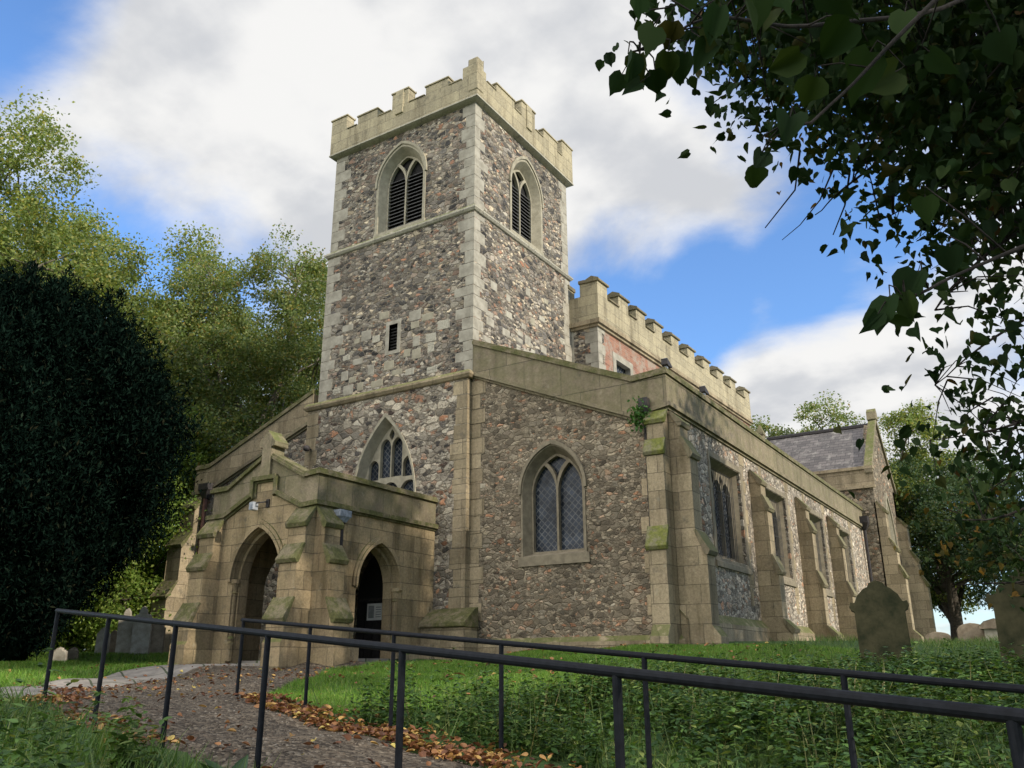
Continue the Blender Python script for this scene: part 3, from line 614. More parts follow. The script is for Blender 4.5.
# --- south aisle
AX, AL = 5.83, 23.3
def aisle():
    mb = MB()
    ho = arch(2.57, .93, 3.0, 4.75, 1.2)
    top = [(0, .2), (AX, .2), (AX, 6.5), (4.95, 6.36), (0, 8.42)]
    mb.prism([top, ho], FW(0), -.6, 0)
    a = part(mb, 'aisle_west_wall', 'rub_aisle')
    s = MB(); WINS = [(2.8, 5.35), (7.5, 10.1), (12.65, 15.2), (17.15, 19.9)]
    s.prism([rect(.6, AL, .2, 6.5)]+[rect(y0+.06, y1-.06, 3.1, 5.74) for y0, y1 in WINS], FS(AX), -.6, 0)
    part(s, 'aisle_south_wall', 'rub_south')
    # parapets
    p = MB(); W1 = [(0.02, 8.40), (4.95, 6.34), (AX, 6.5)]
    W2 = [(0.02, 9.27), (4.95, 7.22), (AX, 7.28)]
    xe = AX-.3; p.prism([W1[:2]+[(xe, 6.445), (xe, 7.26)]+W2[1::-1]], FW(0), -.3, .03); p.prism([rect(.3, AL+.1, 6.5, 7.28)], FS(AX), -.3, .03)
    p.prism([rect(-.03, .3, 6.5, 7.28)], FS(AX), -.3, .03)
    pp = part(p, 'aisle_parapet', 'ash_dark')
    c = MB()
    for lo, hi, d in ((.0, .1, .08), (.1, .17, .045)):
        moulding(c, FW(0), [(W[0], W[1]+.002) for W in W2[:2]]+[(AX+d, W2[2][1]+.002)], [(-lo, hi, d)])
        c.prism([rect(.051, AL+.15, 7.28+lo, 7.28+hi)], FS(AX), -.34, d)
    part(c, 'coping', 'moss', pp)
    m = MB()
    for b, a_, d in ((.14, -.06, .05), (.07, .04, .12)):
        moulding(m, FW(0), [W1[0], W1[1], (AX+d, W1[2][1])], [(b, a_, d)]); m.prism([rect(.051, AL+.1, 6.5-b, 6.5+a_)], FS(AX), -.05, d)
    part(m, 'string_course', 'ash_dark', pp)
    # plinths
    pl = MB(); pl.loft([[(.35, -k, z), (AX+k, -k, z)] for k, z in ((0, 1.08), (.14, .96), (.14, .1))], False)
    pl.loft([[(AX+k, -.05, z), (AX+k, AL, z)] for k, z in ((0, 1.62), (.2, 1.4), (.2, .1))], False)
    part(pl, 'plinth', 'ashlar', a)
    # flanking ashlar strip against the tower and quoins by the corner
    from collections import defaultdict
    QS = defaultdict(MB); z = 1.1; k = 0
    while z < 8.05:
        h = random.uniform(.36, .5); w = (.42 if k % 2 else .3)*random.uniform(.9, 1.1); QS['t'].box(-.02, w, -.012, .05, z+.006, min(z+h, 8.15)-.006)
        if z < 5.9: QS['c'].box(AX-.55-(.25 if k % 2 else 0)*random.uniform(.6, 1.2), AX-.3, -.008, .05, z+.006, z+h-.006)
        if z > 1.7 and z < 6.0:
            for (y0, y1) in WINS:
                QS[y1].box(AX-.05, AX+.008, y1, y1+.28+(.16 if k % 2 else 0), z+.006, z+h-.006)
                if y0 > 5: QS[y0].box(AX-.05, AX+.008, y0-.26-(.0 if k % 2 else .16), y0, z+.006, z+h-.006)
        z += h; k += 1
    for q in QS.values(): part(q, 'quoins', 'ashlar', a, bevel=.01)
    # south windows: square-headed, three lights
    for i, (y0, y1) in enumerate(WINS):
        F = FS(AX); f = MB(); o = rect(y0, y1, 3.08, 5.76); n = rect(y0+.17, y1-.17, 3.2, 5.6)
        f.prism([rect(y0-.14, y1+.14, 2.92, 5.92), o], F, -.05, .02); reveal(f, F, o, .02, n, -.3)
        f.prism([[(y0-.2, 5.2), (y0-.2, 6.0), (y1+.2, 6.0), (y1+.2, 5.2), (y1+.12, 5.2), (y1+.12, 5.9), (y0-.12, 5.9), (y0-.12, 5.2)]], F, -.02, .09) if i == 9 else None
        f.loft([[F(y0-.16, z, e) for z, e in ((2.84, -.02), (2.84, .06), (2.98, .06), (3.22, -.3))], [F(y1+.16, z, e) for z, e in ((2.84, -.02), (2.84, .06), (2.98, .06), (3.22, -.3))]], True, True)
        w = part(f, 'aisle_window', 'trac_dark', label='square-headed three-light barred window in the right-hand aisle wall')
        t = MB(); ww = (y1-y0-.34); lw = (ww-.12-.16)/6; cx = (y0+y1)/2
        holes = [arch(cx+(k-1)*(2*lw+.08), lw, 3.26, 5.0, lw*1.15, 7) for k in range(3)]+[eye(cx+(k-.5)*(2*lw+.08), 5.38, lw*.42, .17, 4) for k in range(2)]
        t.prism([n]+holes, F, -.28, -.38); part(t, 'tracery', 'trac_dark', w)
        g = MB(); g.prism([rect(y0+.1, y1-.1, 3.15, 5.65)], F, -.41, -.43); part(g, 'glazing', 'glass', w)
        b = MB(); nb = 17
        for k in range(nb):
            y = y0+.2+(ww-.06)*k/(nb-1); b.tube([F(y, 3.2, -.2), F(y, 5.6, -.2)], .009, 5)
        for z in (3.8, 4.4, 5.0): b.tube([F(y0+.17, z, -.195), F(y1-.17, z, -.195)], .008, 5)
        part(b, 'window_bars', 'louvre', w)
    # roof (lean-to, mostly behind the parapet)
    r = MB(); r.prism([[(.9, 9.0), (AX-.25, 6.9), (AX-.25, 6.75), (.9, 8.8)]], FW(.3), -AL, 0); part(r, 'aisle_roof', 'lead')
    return a
aisle()
window('pointed_window', FW(0), 2.57, .9, 3.05, 4.75, 1.16, 'trac_dark', 'glass', 'pointed two-light window with diamond leaded panes', 2, .26, .13, .08, False, .05, True, .03)

def buttress(F, w0, w1, prof, mat='ashlar', caps=(), capmat='moss', name='buttress', gab=None, base=None):
    """prof: list of (projection, z) from top to bottom; caps: indices i where prof[i]->prof[i+1] is a weathering slope"""
    mb = MB(); P = [(-.05, prof[0][1])]+list(prof)+[(-.05, prof[-1][1])]
    def fr(w): return [F(w, z, d) for d, z in P]
    mb.loft([fr(w0), fr(w1)], True, True)
    b = part(mb, name, mat, bevel=.012)
    for i in caps:
        (d0, z0), (d1, z1) = prof[i], prof[i+1]; t = .05; e = .045
        c = MB(); ln = math.hypot(d1-d0, z1-z0); nx, nz = (z0-z1)/ln, (d1-d0)/ln
        poly = [(d0, z0+.02), (d0+nx*t, z0+nz*t+.02), (d1+nx*t+e, z1+nz*t-.02), (d1+e, z1-.085), (d1-.02, z1-.085)]
        c.loft([[F(w0-e, z, d) for d, z in poly], [F(w1+e, z, d) for d, z in poly]], True, True)
        part(c, 'weathering', capmat, b, bevel=.01)
    return b
# south wall buttresses
PS = [(.03, 5.95), (.32, 5.62), (.32, 5.18), (.45, 4.82), (.45, 3.42), (.6, 2.98), (.6, 1.6), (.84, 1.36), (.84, .3)]
for y in (6.17, 11.3, 15.87): buttress(FS(AX), y, y+.52, PS, caps=(0, 2, 4, 6), capmat='ash_dark')
PC = [(.05, 6.25), (.28, 6.0), (.28, 5.6), (.48, 5.2), (.48, 3.35), (.72, 2.9), (.72, 1.25), (.9, 1.02), (.9, .3)]
buttress(FS(AX), 0.02, .56, PC, caps=(0, 2, 4), capmat='ash_dark')
PWc = [(.05, 6.3), (.3, 6.05), (.3, 5.55), (.42, 5.25), (.42, 3.45), (.58, 3.0), (.58, 1.28), (.75, 1.02), (.75, .2)]
buttress(FW(0), 5.4, AX, PWc, caps=(0, 2, 4), capmat='moss_bright')

# --- north aisle west wall
def north():
    mb = MB(); mb.prism([[(-6.3, 0), (-11.75, 0), (-11.75, 6.15), (-11.1, 6.15), (-6.3, 7.92)]], FW(0), -.6, 0)
    a = part(mb, 'north_aisle_wall', 'rub_low'); b = MB(); b.box(-11.75, -11.15, .6, 18, 0, 6.2); part(b, 'north_aisle_side_wall', 'rub_aisle')
    p = MB(); W1 = [(-11.85, 6.2), (-11.15, 6.2), (-6.33, 7.95)]; W2 = [(-11.85, 7.02), (-11.15, 7.02), (-6.33, 8.9)]
    p.prism([W1+W2[::-1]], FW(0), -.3, .03); p.box(-11.85, -11.5, .3, 18, 6.2, 7.02)
    pp = part(p, 'north_parapet', 'ashlar')
    c = MB(); moulding(c, FW(0), W2, [(0, .1, .08), (-.1, .17, .04)]); part(c, 'coping', 'moss', pp)
    m = MB(); moulding(m, FW(0), W1, [(.14, -.06, .05), (.07, .04, .12)]); part(m, 'string_course', 'ash_dark', pp)
    buttress(FW(0), -11.9, -11.2, [(.03, 6.0), (.4, 5.6), (.4, 4.75), (.75, 4.3), (.75, 3.1), (1.1, 2.6), (1.1, 1.3), (1.3, 1.1), (1.3, 0)], caps=(0, 2, 4))
    d = MB(); d.tube([(-11.02, -.16, 6.2), (-11.02, -.16, 1.0)], .075, 8); dp = part(d, 'downpipe', 'rust', label='brown cast iron downpipe left of the porch')
    h = MB(); h.loft([[(-11.02+a*sx, -.16+a*sy, z) for sx, sy in ((-1, -.7), (1, -.7), (1, .6), (-1, .6))] for a, z in ((.09, 5.9), (.2, 6.15), (.24, 6.2), (.24, 6.42))], True, True); part(h, 'hopper', 'iron', dp)
north()

# --- porch
PX0, PX1, PY = -4.75, -1.07, -4.7
def porch():
    aw = arch(-2.9, .84, .3, 2.42, 1.2); as_ = arch(-2.46, .78, .3, 2.3, 1.05)
    str_w = [(PX0, 4.02), (-4.2, 4.02), (-3.26, 4.46), (-3.26, 4.83), (-2.44, 4.83), (-2.44, 4.46), (-1.5, 4.02), (PX1, 4.05)]
    cop_w = [(PX0, 4.66), (-4.2, 4.66), (-3.02, 5.3), (-2.84, 5.42), (-2.66, 5.3), (-1.5, 4.7), (PX1, 4.74)]
    mb = MB()
    mb.prism([[(PX0, .1), (PX0, 4.05)]+str_w[1:-1]+[(PX1, 4.05), (PX1, .1)], aw], FW(PY), -.5, 0)
    mb.prism([rect(PY+.5, -.2, .1, 4.08), as_], FS(PX1), -.5, 0)
    mb.prism([rect(PY+.5, -.2, .1, 4.08), as_], FN(PX0), -.5, 0)
    w = part(mb, 'porch', 'ash_porch')
    # parapet
    p = MB(); p.prism([str_w+cop_w[::-1]], FW(PY), -.3, .012); p.prism([rect(PY+.3, -.2, 4.06, 4.74)], FS(PX1), -.3, .012); p.prism([rect(PY+.3, -.2, 4.06, 4.74)], FN(PX0), -.3, .012)
    pp = part(p, 'porch_parapet', 'ash_dark')
    m = MB()
    for b, a_, d in ((.10, -.04, .05), (.05, .06, .12)):
        pts = [(PX0-d, 4.02)]+str_w[1:3]; band(m, FW(PY), pts, b, a_, -.05, d)
        band(m, FW(PY), [(-3.26-.0, 4.83), (-2.44, 4.83)], b, a_, -.05, d-.004)
        for sx in (-1, 1): m.prism([[(-2.85+sx*(.41-b), 4.36), (-2.85+sx*(.41-b), 4.83), (-2.85+sx*(.41+a_), 4.83), (-2.85+sx*(.41+a_), 4.45)]], FW(PY), -.05, d-.008)
        band(m, FW(PY), str_w[5:7]+[(PX1+d, 4.05)], b, a_, -.05, d)
        m.prism([rect(PY+.051, -.2, 4.055-b, 4.055+a_)], FS(PX1), -.05, d); m.prism([rect(PY+.051, -.2, 4.055-b, 4.055+a_)], FN(PX0), -.05, d)
    part(m, 'string_course', 'moss', pp)
    c = MB()
    for lo, hi, d in ((0, .08, .09), (.08, .14, .05)):
        band(c, FW(PY), [(PX0-d, 4.66), (-4.2, 4.66), (-3.02, 5.3)], -lo, hi, -.34, d); band(c, FW(PY), [(-2.66, 5.3), (-1.5, 4.7), (PX1+d, 4.74)], -lo, hi, -.34, d)
        c.prism([rect(PY+.341, -.2, 4.74+lo, 4.74+hi)], FS(PX1), -.34, d); c.prism([rect(PY+.341, -.2, 4.74+lo, 4.74+hi)], FN(PX0), -.34, d)
    part(c, 'coping', 'moss', pp)
    f = MB(); f.prism([[(-3.0, 4.88), (-3.0, 5.62), (-3.12, 5.62), (-3.12, 5.74), (-2.84, 6.05), (-2.56, 5.74), (-2.56, 5.62), (-2.68, 5.62), (-2.68, 4.88)]], FW(PY), -.32, .1)
    part(f, 'gable_pier', 'ash_dark', pp, bevel=.02)
    # arches with stepped mouldings and capitals
    def archway(F, cx, a, zb, zs, h, label):
        m = MB()
        for da, d0, d1 in ((.15, -.02, .05), (.08, -.02, .085)):
            o = arch(cx, a+da, zs-.04, zs, h*(a+da)/a); i = arch(cx, a+da-.07, zs-.04, zs, h*(a+da-.07)/a); m.prism([o+i[::-1]], F, d0, d1)
        o = arch(cx, a+.05, zb, zs, h*(a+.05)/a); i = arch(cx, a-.07, zb, zs, h*(a-.07)/a)
        m.prism([o+i[::-1]], F, -.42, -.16)
        w_ = part(m, 'archway', 'ash_porch', label=label)
        for s in (-1, 1):
            cp = MB(); x = cx+s*(a+.02)
            rings = []
            for rr, z in ((.085, .55), (.16, .55), (.16, .95), (.13, 1.0), (.15, 1.06), (.095, 1.12), (.095, zs-.32), (.13, zs-.3), (.1, zs-.26), (.15, zs-.1), (.19, zs-.07), (.19, zs+.02)):
                rr *= .68; rings.append([F(x+rr*math.cos(q), z, -.10+rr*math.sin(q)) for q in [math.pi*2*k/12 for k in range(12)]])
            cp.loft(rings, True, True); part(cp, 'shaft', 'ash_porch', w_)
        return w_
    archway(FW(PY), -2.9, .84, .3, 2.42, 1.2, 'front archway of the porch, open')
    archway(FS(PX1), -2.46, .78, .3, 2.3, 1.05, 'side archway of the porch with dark interior')
    # interior floor, ceiling, steps
    fl = MB(); fl.box(PX0+.4, PX1-.4, PY+.4, -.2, .3, .56); fl.box(-3.75, -2.05, PY-.12, PY+.45, .3, .5); fl.box(-1.5, -.95, -3.2, -1.7, .3, .6); part(fl, 'porch_floor', 'paving')
    rf = MB(); rf.prism([[(PX0+.2, 4.2), (-2.9, 4.75), (PX1-.2, 4.2), (PX1-.2, 4.1), (PX0+.2, 4.1)]], FW(PY+.3), -4.15, 0); part(rf, 'porch_roof', 'lead')
    # west door inside
    dd = MB(); dd.prism([arch(-3.05, .95, .4, 2.3, 1.45)], FW(.05), -.1, 0)
    for k in range(6): dd.box(-3.95+k*.3+.012, -3.95+k*.3+.3-.012, -.0, .05, .56, 2.25)
    dr = part(dd, 'door', 'door', label='black boarded door inside the porch')
    for z in (1.0, 2.2): hg = MB(); hg.box(-3.9, -2.6, -.02, 0.0, z, z+.07); part(hg, 'hinge_strap', 'iron', dr)
    # gate leaf in the side archway
    # corner buttresses
    PB = [(.02, 3.92), (.3, 3.55), (.3, 3.05), (.5, 2.72), (.5, 1.85), (.74, 1.42), (.74, 1.0), (.8, .92), (.8, .0)]
    buttress(FW(PY), -1.62, PX1, PB, 'ash_porch', (0, 2, 4)); buttress(FS(PX1), PY, PY+.52, PB, 'ash_porch', (0, 2, 4))
    buttress(FW(PY), PX0, PX0+.52, PB, 'ash_porch', (0, 2, 4)); buttress(FN(PX0), PY, PY+.52, PB, 'ash_porch', (0, 2, 4))
    # mossy block at the foot of the tower
    t = MB(); t.loft([[(x, y, z) for y, z in ((-.15, 1.88), (-.3, 1.84), (-.78, 1.48), (-.8, 1.38), (-.72, 1.36), (-.15, 1.36))] for x in (PX1+.02, .38)], True, True); tb = part(t, 'sloping_plinth', 'moss', bevel=.02)
    t = MB(); t.box(PX1+.02, .34, -.72, -.15, .1, 1.36); part(t, 'plinth_block', 'ashlar', tb)
    t = MB(); t.prism([rect(PX1+.0, -.6, .1, .95)], FW(-.7), 0, .18); t.prism([rect(-4.2, -3.2, .1, .92)], FS(PX1), 0, .16); t.prism([rect(-1.75, -.72, .1, .92)], FS(PX1), 0, .12); part(t, 'porch_plinth', 'ashlar', w)
    # downpipe with lead hopper
    d = MB(); d.tube([(-.88, -3.98, 3.72), (-.95, -3.98, 3.55), (-.95, -3.98, 1.2), (-.8, -3.98, 1.05)], .06, 8); dp = part(d, 'downpipe', 'iron', label='black downpipe beside the porch corner buttress')
    h = MB(); h.loft([[(-.87+a*sx, -4.05+a*sy, z) for sx, sy in ((-.8, -1.3), (.8, -1.3), (.8, 1.3), (-.8, 1.3))] for a, z in ((.07, 3.66), (.11, 3.74), (.15, 3.79), (.15, 3.94))], True, True); part(h, 'hopper', 'lead', dp)
porch()

# --- clerestory / nave
CX = 1.04
def nave():
    zf = lambda y: 11.92+.0245*(y-6.05)
    y0, y1 = 6.06, 23.15
    mb = MB(); mb.cur = 0
    mb.prism([[(y0+.5, 7), (y0+.5, zf(y0)), (y1, zf(y1)), (y1, 7)], rect(7.35, 8.75, 10.2, 11.0)], FS(CX), -.5, 0); mb.cur = 1
    mb.prism([rect(-.4, CX, 7, zf(y0))], FW(y0), -.5, 0); mb.box(-.4, CX-.5, y1-.5, y1, 7, zf(y1))
    w = part(mb, 'nave_wall', ['brick', 'rub_tower'])
    q = MB(); z = 9.0; k = 0
    while z < 11.7:
        h = random.uniform(.32, .42); a, b = ((.5, .32), (.3, .55))[k % 2]; q.box(CX-a, CX+.008, y0-.008, y0+b, z+.005, z+h-.005); z += h; k += 1
    q.box(-.4, .1, y0-.006, y0+.05, 9, 11.75)
    part(q, 'quoins', 'quoin', w)
    fr = MB(); fr.prism([rect(7.2, 8.9, 10.0, 11.15), rect(7.45, 8.65, 10.0, 10.9)], FS(CX), -.2, .02); cw = part(fr, 'clerestory_window', 'quoin'); g = MB(); g.prism([rect(7.4, 8.7, 10, 11)], FS(CX), -.25, -.22); part(g, 'glazing', 'glass', cw)
    # parapet outline
    mer = [(5.94, 6.72)]+[(e-.84, e) for e in (8.5, 10.06, 11.75, 13.55, 15.4, 17.3, 19.15, 21.0, 23.2)]
    zc = lambda y: zf(y)+1.02; zm = lambda y: zf(y)+1.5
    pts = [(y0-.12, zf(y0)-.02)]
    for a, b in mer: pts += [(a, zc(a)) if a > 6.1 else (a, zm(a)), (a, zm(a)), (b, zm(b)), (b, zc(b))]
    pts = [pts[0]]+pts[2:]; pts = pts[:-1]+[(y1+.05, zf(y1)-.02)]
    p = MB(); p.prism([pts], FS(CX), -.3, .12)
    p.prism([[(-.4, 11.9), (-.4, zc(6)), (-.3, zc(6)), (-.3, zm(6)-.05), (-.0, zm(6)-.05), (.0, zc(6)), (.45, zc(6)), (.45, zm(6)), (CX-.3, zm(6)), (CX-.3, 11.9)]], FW(y0), -.3, .12)
    pp = part(p, 'nave_parapet', 'ash_par', bevel=.015)
    for a, b in mer:
        za, zb = zm(a), zm(b); c = MB(); c.loft([[(CX+d, a-.06, za+z) for d, z in ((-.36, 0), (.19, 0), (.19, .08), (-.09, .2), (-.36, .08))], [(CX+d, b+.06, zb+z) for d, z in ((-.36, 0), (.19, 0), (.19, .08), (-.09, .2), (-.36, .08))]], True, True); part(c, 'merlon_cap', 'ash_dark', pp, bevel=.012)
    for (a, b), (a2, b2) in zip(mer[:-1], mer[1:]):
        c = MB(); c.loft([[(CX+d, b+.02, zc(b)+z) for d, z in ((-.36, 0), (.18, 0), (.18, .06), (-.09, .14), (-.36, .06))], [(CX+d, a2-.02, zc(a2)+z) for d, z in ((-.36, 0), (.18, 0), (.18, .06), (-.09, .14), (-.36, .06))]], True, True); part(c, 'crenel_cap', 'ash_dark', pp, bevel=.012)
    c = MB(); c.box(.42, CX-.37, y0-.18, y0+.35, zm(6), zm(6)+.12); part(c, 'merlon_cap', 'ash_dark', pp, bevel=.012); c = MB(); c.box(-.34, .04, y0-.18, y0+.35, zm(6)-.05, zm(6)+.1)
    part(c, 'merlon_cap', 'ash_dark', pp, bevel=.012)
    m = MB()
    for b, a, d in ((.2, -.08, .08), (.1, .06, .16)):
        m.prism([[(y0-d, zf(y0)-b), (y1+.1, zf(y1)-b), (y1+.1, zf(y1)+a), (y0-d, zf(y0)+a)]], FS(CX), -.05, d); m.prism([rect(-.4, CX-.051, zf(y0)-b, zf(y0)+a)], FW(y0), -.05, d)
    part(m, 'string_course', 'ashlar', pp)
    r = MB(); r.prism([[(-6.5, 12.2), (-3, 12.9), (CX-.3, 12.2), (CX-.3, 12), (-6.5, 12)]], FW(6.4), -17, 0); part(r, 'nave_roof', 'lead')
    f = MB(); fx, fy = 1.15, 24.6; f.loft([[(fx-a, fy-a, z), (fx+a, fy-a, z), (fx+a, fy+a, z), (fx-a, fy+a, z)] for a, z in ((.2, 10.5), (.17, 11.85), (.22, 11.9), (.22, 11.97), (.03, 12.45))], True, True); part(f, 'pinnacle', 'ash_dark', pp)
nave()

# --- transept at the east end
def chapel():
    X, Y0, Y1, YA = 6.5, 23.3, 29.4, 26.35; zw = 8.3; za = 12.3
    gz = lambda y: za-(abs(y-YA))*(za-9.1)/(YA-Y0)
    mb = MB(); win = arch(26.3, 1.0, 3.2, 6.0, 2.3)
    mb.prism([[(Y0+.5, .3), (Y0+.5, 8.6), (Y0, 8.6), (Y0, gz(Y0)-.1), (YA, za-.1), (Y1, gz(Y1)-.1), (Y1, .3)], win], FS(X), -.5, 0)
    mb.prism([rect(1.0, X, .3, 9.05)], FW(Y0), -.5, 0)
    mb.box(1, X, Y1-.5, Y1, .3, 9.05)
    w = part(mb, 'transept', 'rub_aisle')
    p = MB(); p.prism([rect(1.0, X+.1, 8.42, 9.2)], FW(Y0), -.02, .05); p.prism([rect(1.0, X+.12, 9.2, 9.34)], FW(Y0), -.3, .16); p.prism([rect(1, X+.12, 8.3, 8.42)], FW(Y0), -.02, .16)
    part(p, 'eaves_parapet', 'ashlar', w)
    r = MB(); r.loft([[(1.0, y, z) for y, z in ((Y0+.1, 9.3), (YA, 12.05), (Y1-.1, 9.3), (Y1-.1, 9.1), (Y0+.1, 9.1))], [(X-.2, y, z) for y, z in ((Y0+.1, 9.3), (YA, 12.05), (Y1-.1, 9.3), (Y1-.1, 9.1), (Y0+.1, 9.1))]], True, True)
    rf = part(r, 'transept_roof', 'slate'); rd = MB(); rd.tube([(1.0, YA, 12.08), (X-.2, YA, 12.08)], .12, 6); part(rd, 'ridge_tiles', 'iron', rf)
    c = MB(); t = .28
    c.prism([[(Y0-.15, 9.0), (Y0-.15, 9.3), (YA, za+.2), (Y1+.15, 9.3), (Y1+.15, 9.0), (YA, za-.12)]], FS(X), -.25, .1)
    c.prism([[(YA-.3, za), (YA-.22, za+.42), (YA, za+.62), (YA+.22, za+.42), (YA+.3, za)]], FS(X), -.28, .14)
    part(c, 'gable_coping', 'ash_dark', w, bevel=.02)
    window('gable_window', FS(X), 26.3, .95, 3.3, 6.0, 2.2, 'trac', 'glass', 'tall pointed window in the far gable', 2, .3, .2, .1)
    PT = [(.03, 7.6), (.35, 7.2), (.35, 5.9), (.6, 5.4), (.6, 4.7), (.8, 4.2), (.8, 1.9), (1.1, 1.6), (1.1, .3)]
    buttress(FS(X), Y0, Y0+.75, PT, caps=(0, 2, 4)); buttress(FS(X), Y1-.75, Y1, [(d*1.25, z) for d, z in PT], caps=(0, 2, 4))
    buttress(FE(Y1), X-.75, X, PT, caps=(0,))
    d = MB(); d.tube([(5.98, 22.7, 6.4), (5.98, 22.7, 1.0)], .07, 8); dp = part(d, 'downpipe', 'iron', label='black downpipe where the long wall meets the transept')
    h = MB(); h.loft([[(5.98+a*sx, 22.7+a*sy, z) for sx, sy in ((-.6, -1), (1, -1), (1, 1), (-.6, 1))] for a, z in ((.09, 6.3), (.22, 6.6), (.22, 6.9))], True, True); part(h, 'hopper', 'iron', dp)
    # chancel beyond, unseen side closes the plan
    b = MB(); b.box(-6.5, 1.0, 23.4, 33, .3, 9.5); part(b, 'chancel', 'rub_aisle')
chapel()
# corner downpipe by the aisle's west buttress
d = MB(); d.tube([(5.32, -.14, 6.55), (5.32, -.14, 5.9), (5.32, -.14, .9)], .06, 8); dp = part(d, 'downpipe', 'iron', label='black downpipe at the aisle corner'); h = MB(); h.loft([[(5.32+a*sx, -.16+a*sy, z) for sx, sy in ((-1, -1), (1, -1), (1, .5), (-1, .5))] for a, z in ((.065, 6.3), (.12, 6.48), (.12, 6.68))], True, True); part(h, 'hopper', 'iron', dp)

# ------------------------------------------------------------------ fittings on the church that can be lifted away
def lamps():
    m = MB(); m.box(-3.09, -2.93, -4.98, -4.82, 4.03, 4.23); L1 = m.build('wall_lamp', 'limestone', loc=(-2.8, -4.72, 4.1), bevel=.02, label='small square pale lantern on the porch gable above the front arch', cat='wall lamp')
    b = MB(); b.tube([(-2.92, -4.9, 4.2), (-2.78, -4.9, 4.2), (-2.72, -4.72, 4.24)], .018, 6); b.box(-2.77, -2.67, -4.735, -4.70, 4.1, 4.3); b.build('bracket', 'iron', L1)
    g = MB(); g.box(-3.07, -2.95, -4.986, -4.81, 4.05, 4.17); g.build('lantern_glass', 'lead', L1)
    s = MB(); x, y, z = -6.08, -.42, 6.95
    s.loft([[(x+r*math.cos(q), y+.12*0+dy, z+r*math.sin(q)) for q in [2*math.pi*k/14 for k in range(14)]] for r, dy in ((.02, -.08), (.08, -.05), (.1, .0), (.1, .07), (.05, .14))], True, True)
    s.build('round_lamp', 'iron', loc=(x, -.2, z), smooth=True, label='small round black lamp high on the tower edge left of the big window', cat='wall lamp').location
    a = MB(); a.tube([(x, y+.1, z), (x, -.19, z)], .03, 6); a.build('bracket', 'iron', bpy.data.objects['round_lamp'])
    for (y0, lab) in ((.25, 'small dark wedge-shaped floodlight on the aisle coping above the corner buttress'), (2.9, 'small dark wedge-shaped floodlight further along the aisle coping')):
        f = MB(); F = lambda a, b, c: (AX-.02+c*.6, y0+a*.62, 7.56+b*.62)
        f.prism([[(-.24, .26), (-.2, .28), (.28, .04), (.26, -.02), (-.16, -.04), (-.24, .02)]], F, -.13, .13)
        o = f.build('floodlight', 'iron', loc=(AX-.02, y0, 7.45), bevel=.012, label=lab, cat='floodlight', group='floodlights on the aisle coping')
        st = MB(); st.box(AX-.06, AX+.02, y0-.10, y0-.03, 7.44, 7.56); st.build('stand', 'lead', o)
        gl = MB(); gl.prism([[(-.2, .286), (.27, .05), (.275, .06), (-.195, .296)]], F, -.11, .11); gl.build('lamp_glass', 'lead', o)
lamps()
def notice():
    n = MB(); n.box(-3.55, -2.98, -.034, -.03, 1.66, 2.12); o = n.build('notice', 'paper', loc=(-3.26, -.03, 1.66), label='two white paper notices side by side on the black door in the porch', cat='notice')
    i = MB(); i.box(-3.5, -3.29, -.037, -.0345, 1.72, 2.06); i.build('picture', 'ink', o)
    i = MB()
    for k in range(5): i.box(-3.22, -3.03, -.037, -.0345, 1.74+k*.065, 1.765+k*.065)
    i.build('printed_lines', 'ink', o)
notice()
def fern():
    N = 260; P = np.array([5.22, -.28, 6.25])+rng.normal(size=(N, 3))*[.12, .1, .2]; F = frames(N, .2, (0, -.4, -.8)); V = place(LEAF4, F, rng.uniform(.06, .13, N), P)
    npmesh('fern', V.reshape(-1, 3), 4, 'ivy', loc=(5.3, -.1, 6.0), label='small green fern growing from the drain at the aisle corner', cat='fern')
fern()

# ------------------------------------------------------------------ handrails
def handrail(P0, D, n0, n1, label):
    P0 = np.array(P0); D = np.array(D); b = P0+n0*D
    t = thing('handrail', label, 'handrail', tuple(b), 0, 'black metal handrails along the ramp path')
    r = MB(); a = P0+(n0-.02)*D; e = P0+(n1+.3)*D
    r.tube([tuple(a+[0, 0, .985]), tuple(e+[0, 0, .985])], .025, 12); r.build('top_rail', 'black', t, smooth=False)
    for k in range(n0, n1+1):
        p = P0+k*D; m = MB(); z = min(g1(p[0], p[1]), p[2])-.15; m.tube([(p[0], p[1], z), (p[0], p[1], p[2]+.975)], .022, 12); m.build('post', 'black', t)
    return t
RA0, RAD = (3.706, -13.26, .023), (1.568, -.381, -.13)
RB0, RBD = (4.015, -10.882, .010), (1.591, -.342, -.132)
handrail(RA0, RAD, 0, 7, 'nearer and longer black tubular handrail, crossing the whole foreground to the right edge')
handrail(RB0, RBD, 0, 6, 'farther black tubular handrail, starting in front of the porch beside the lawn')

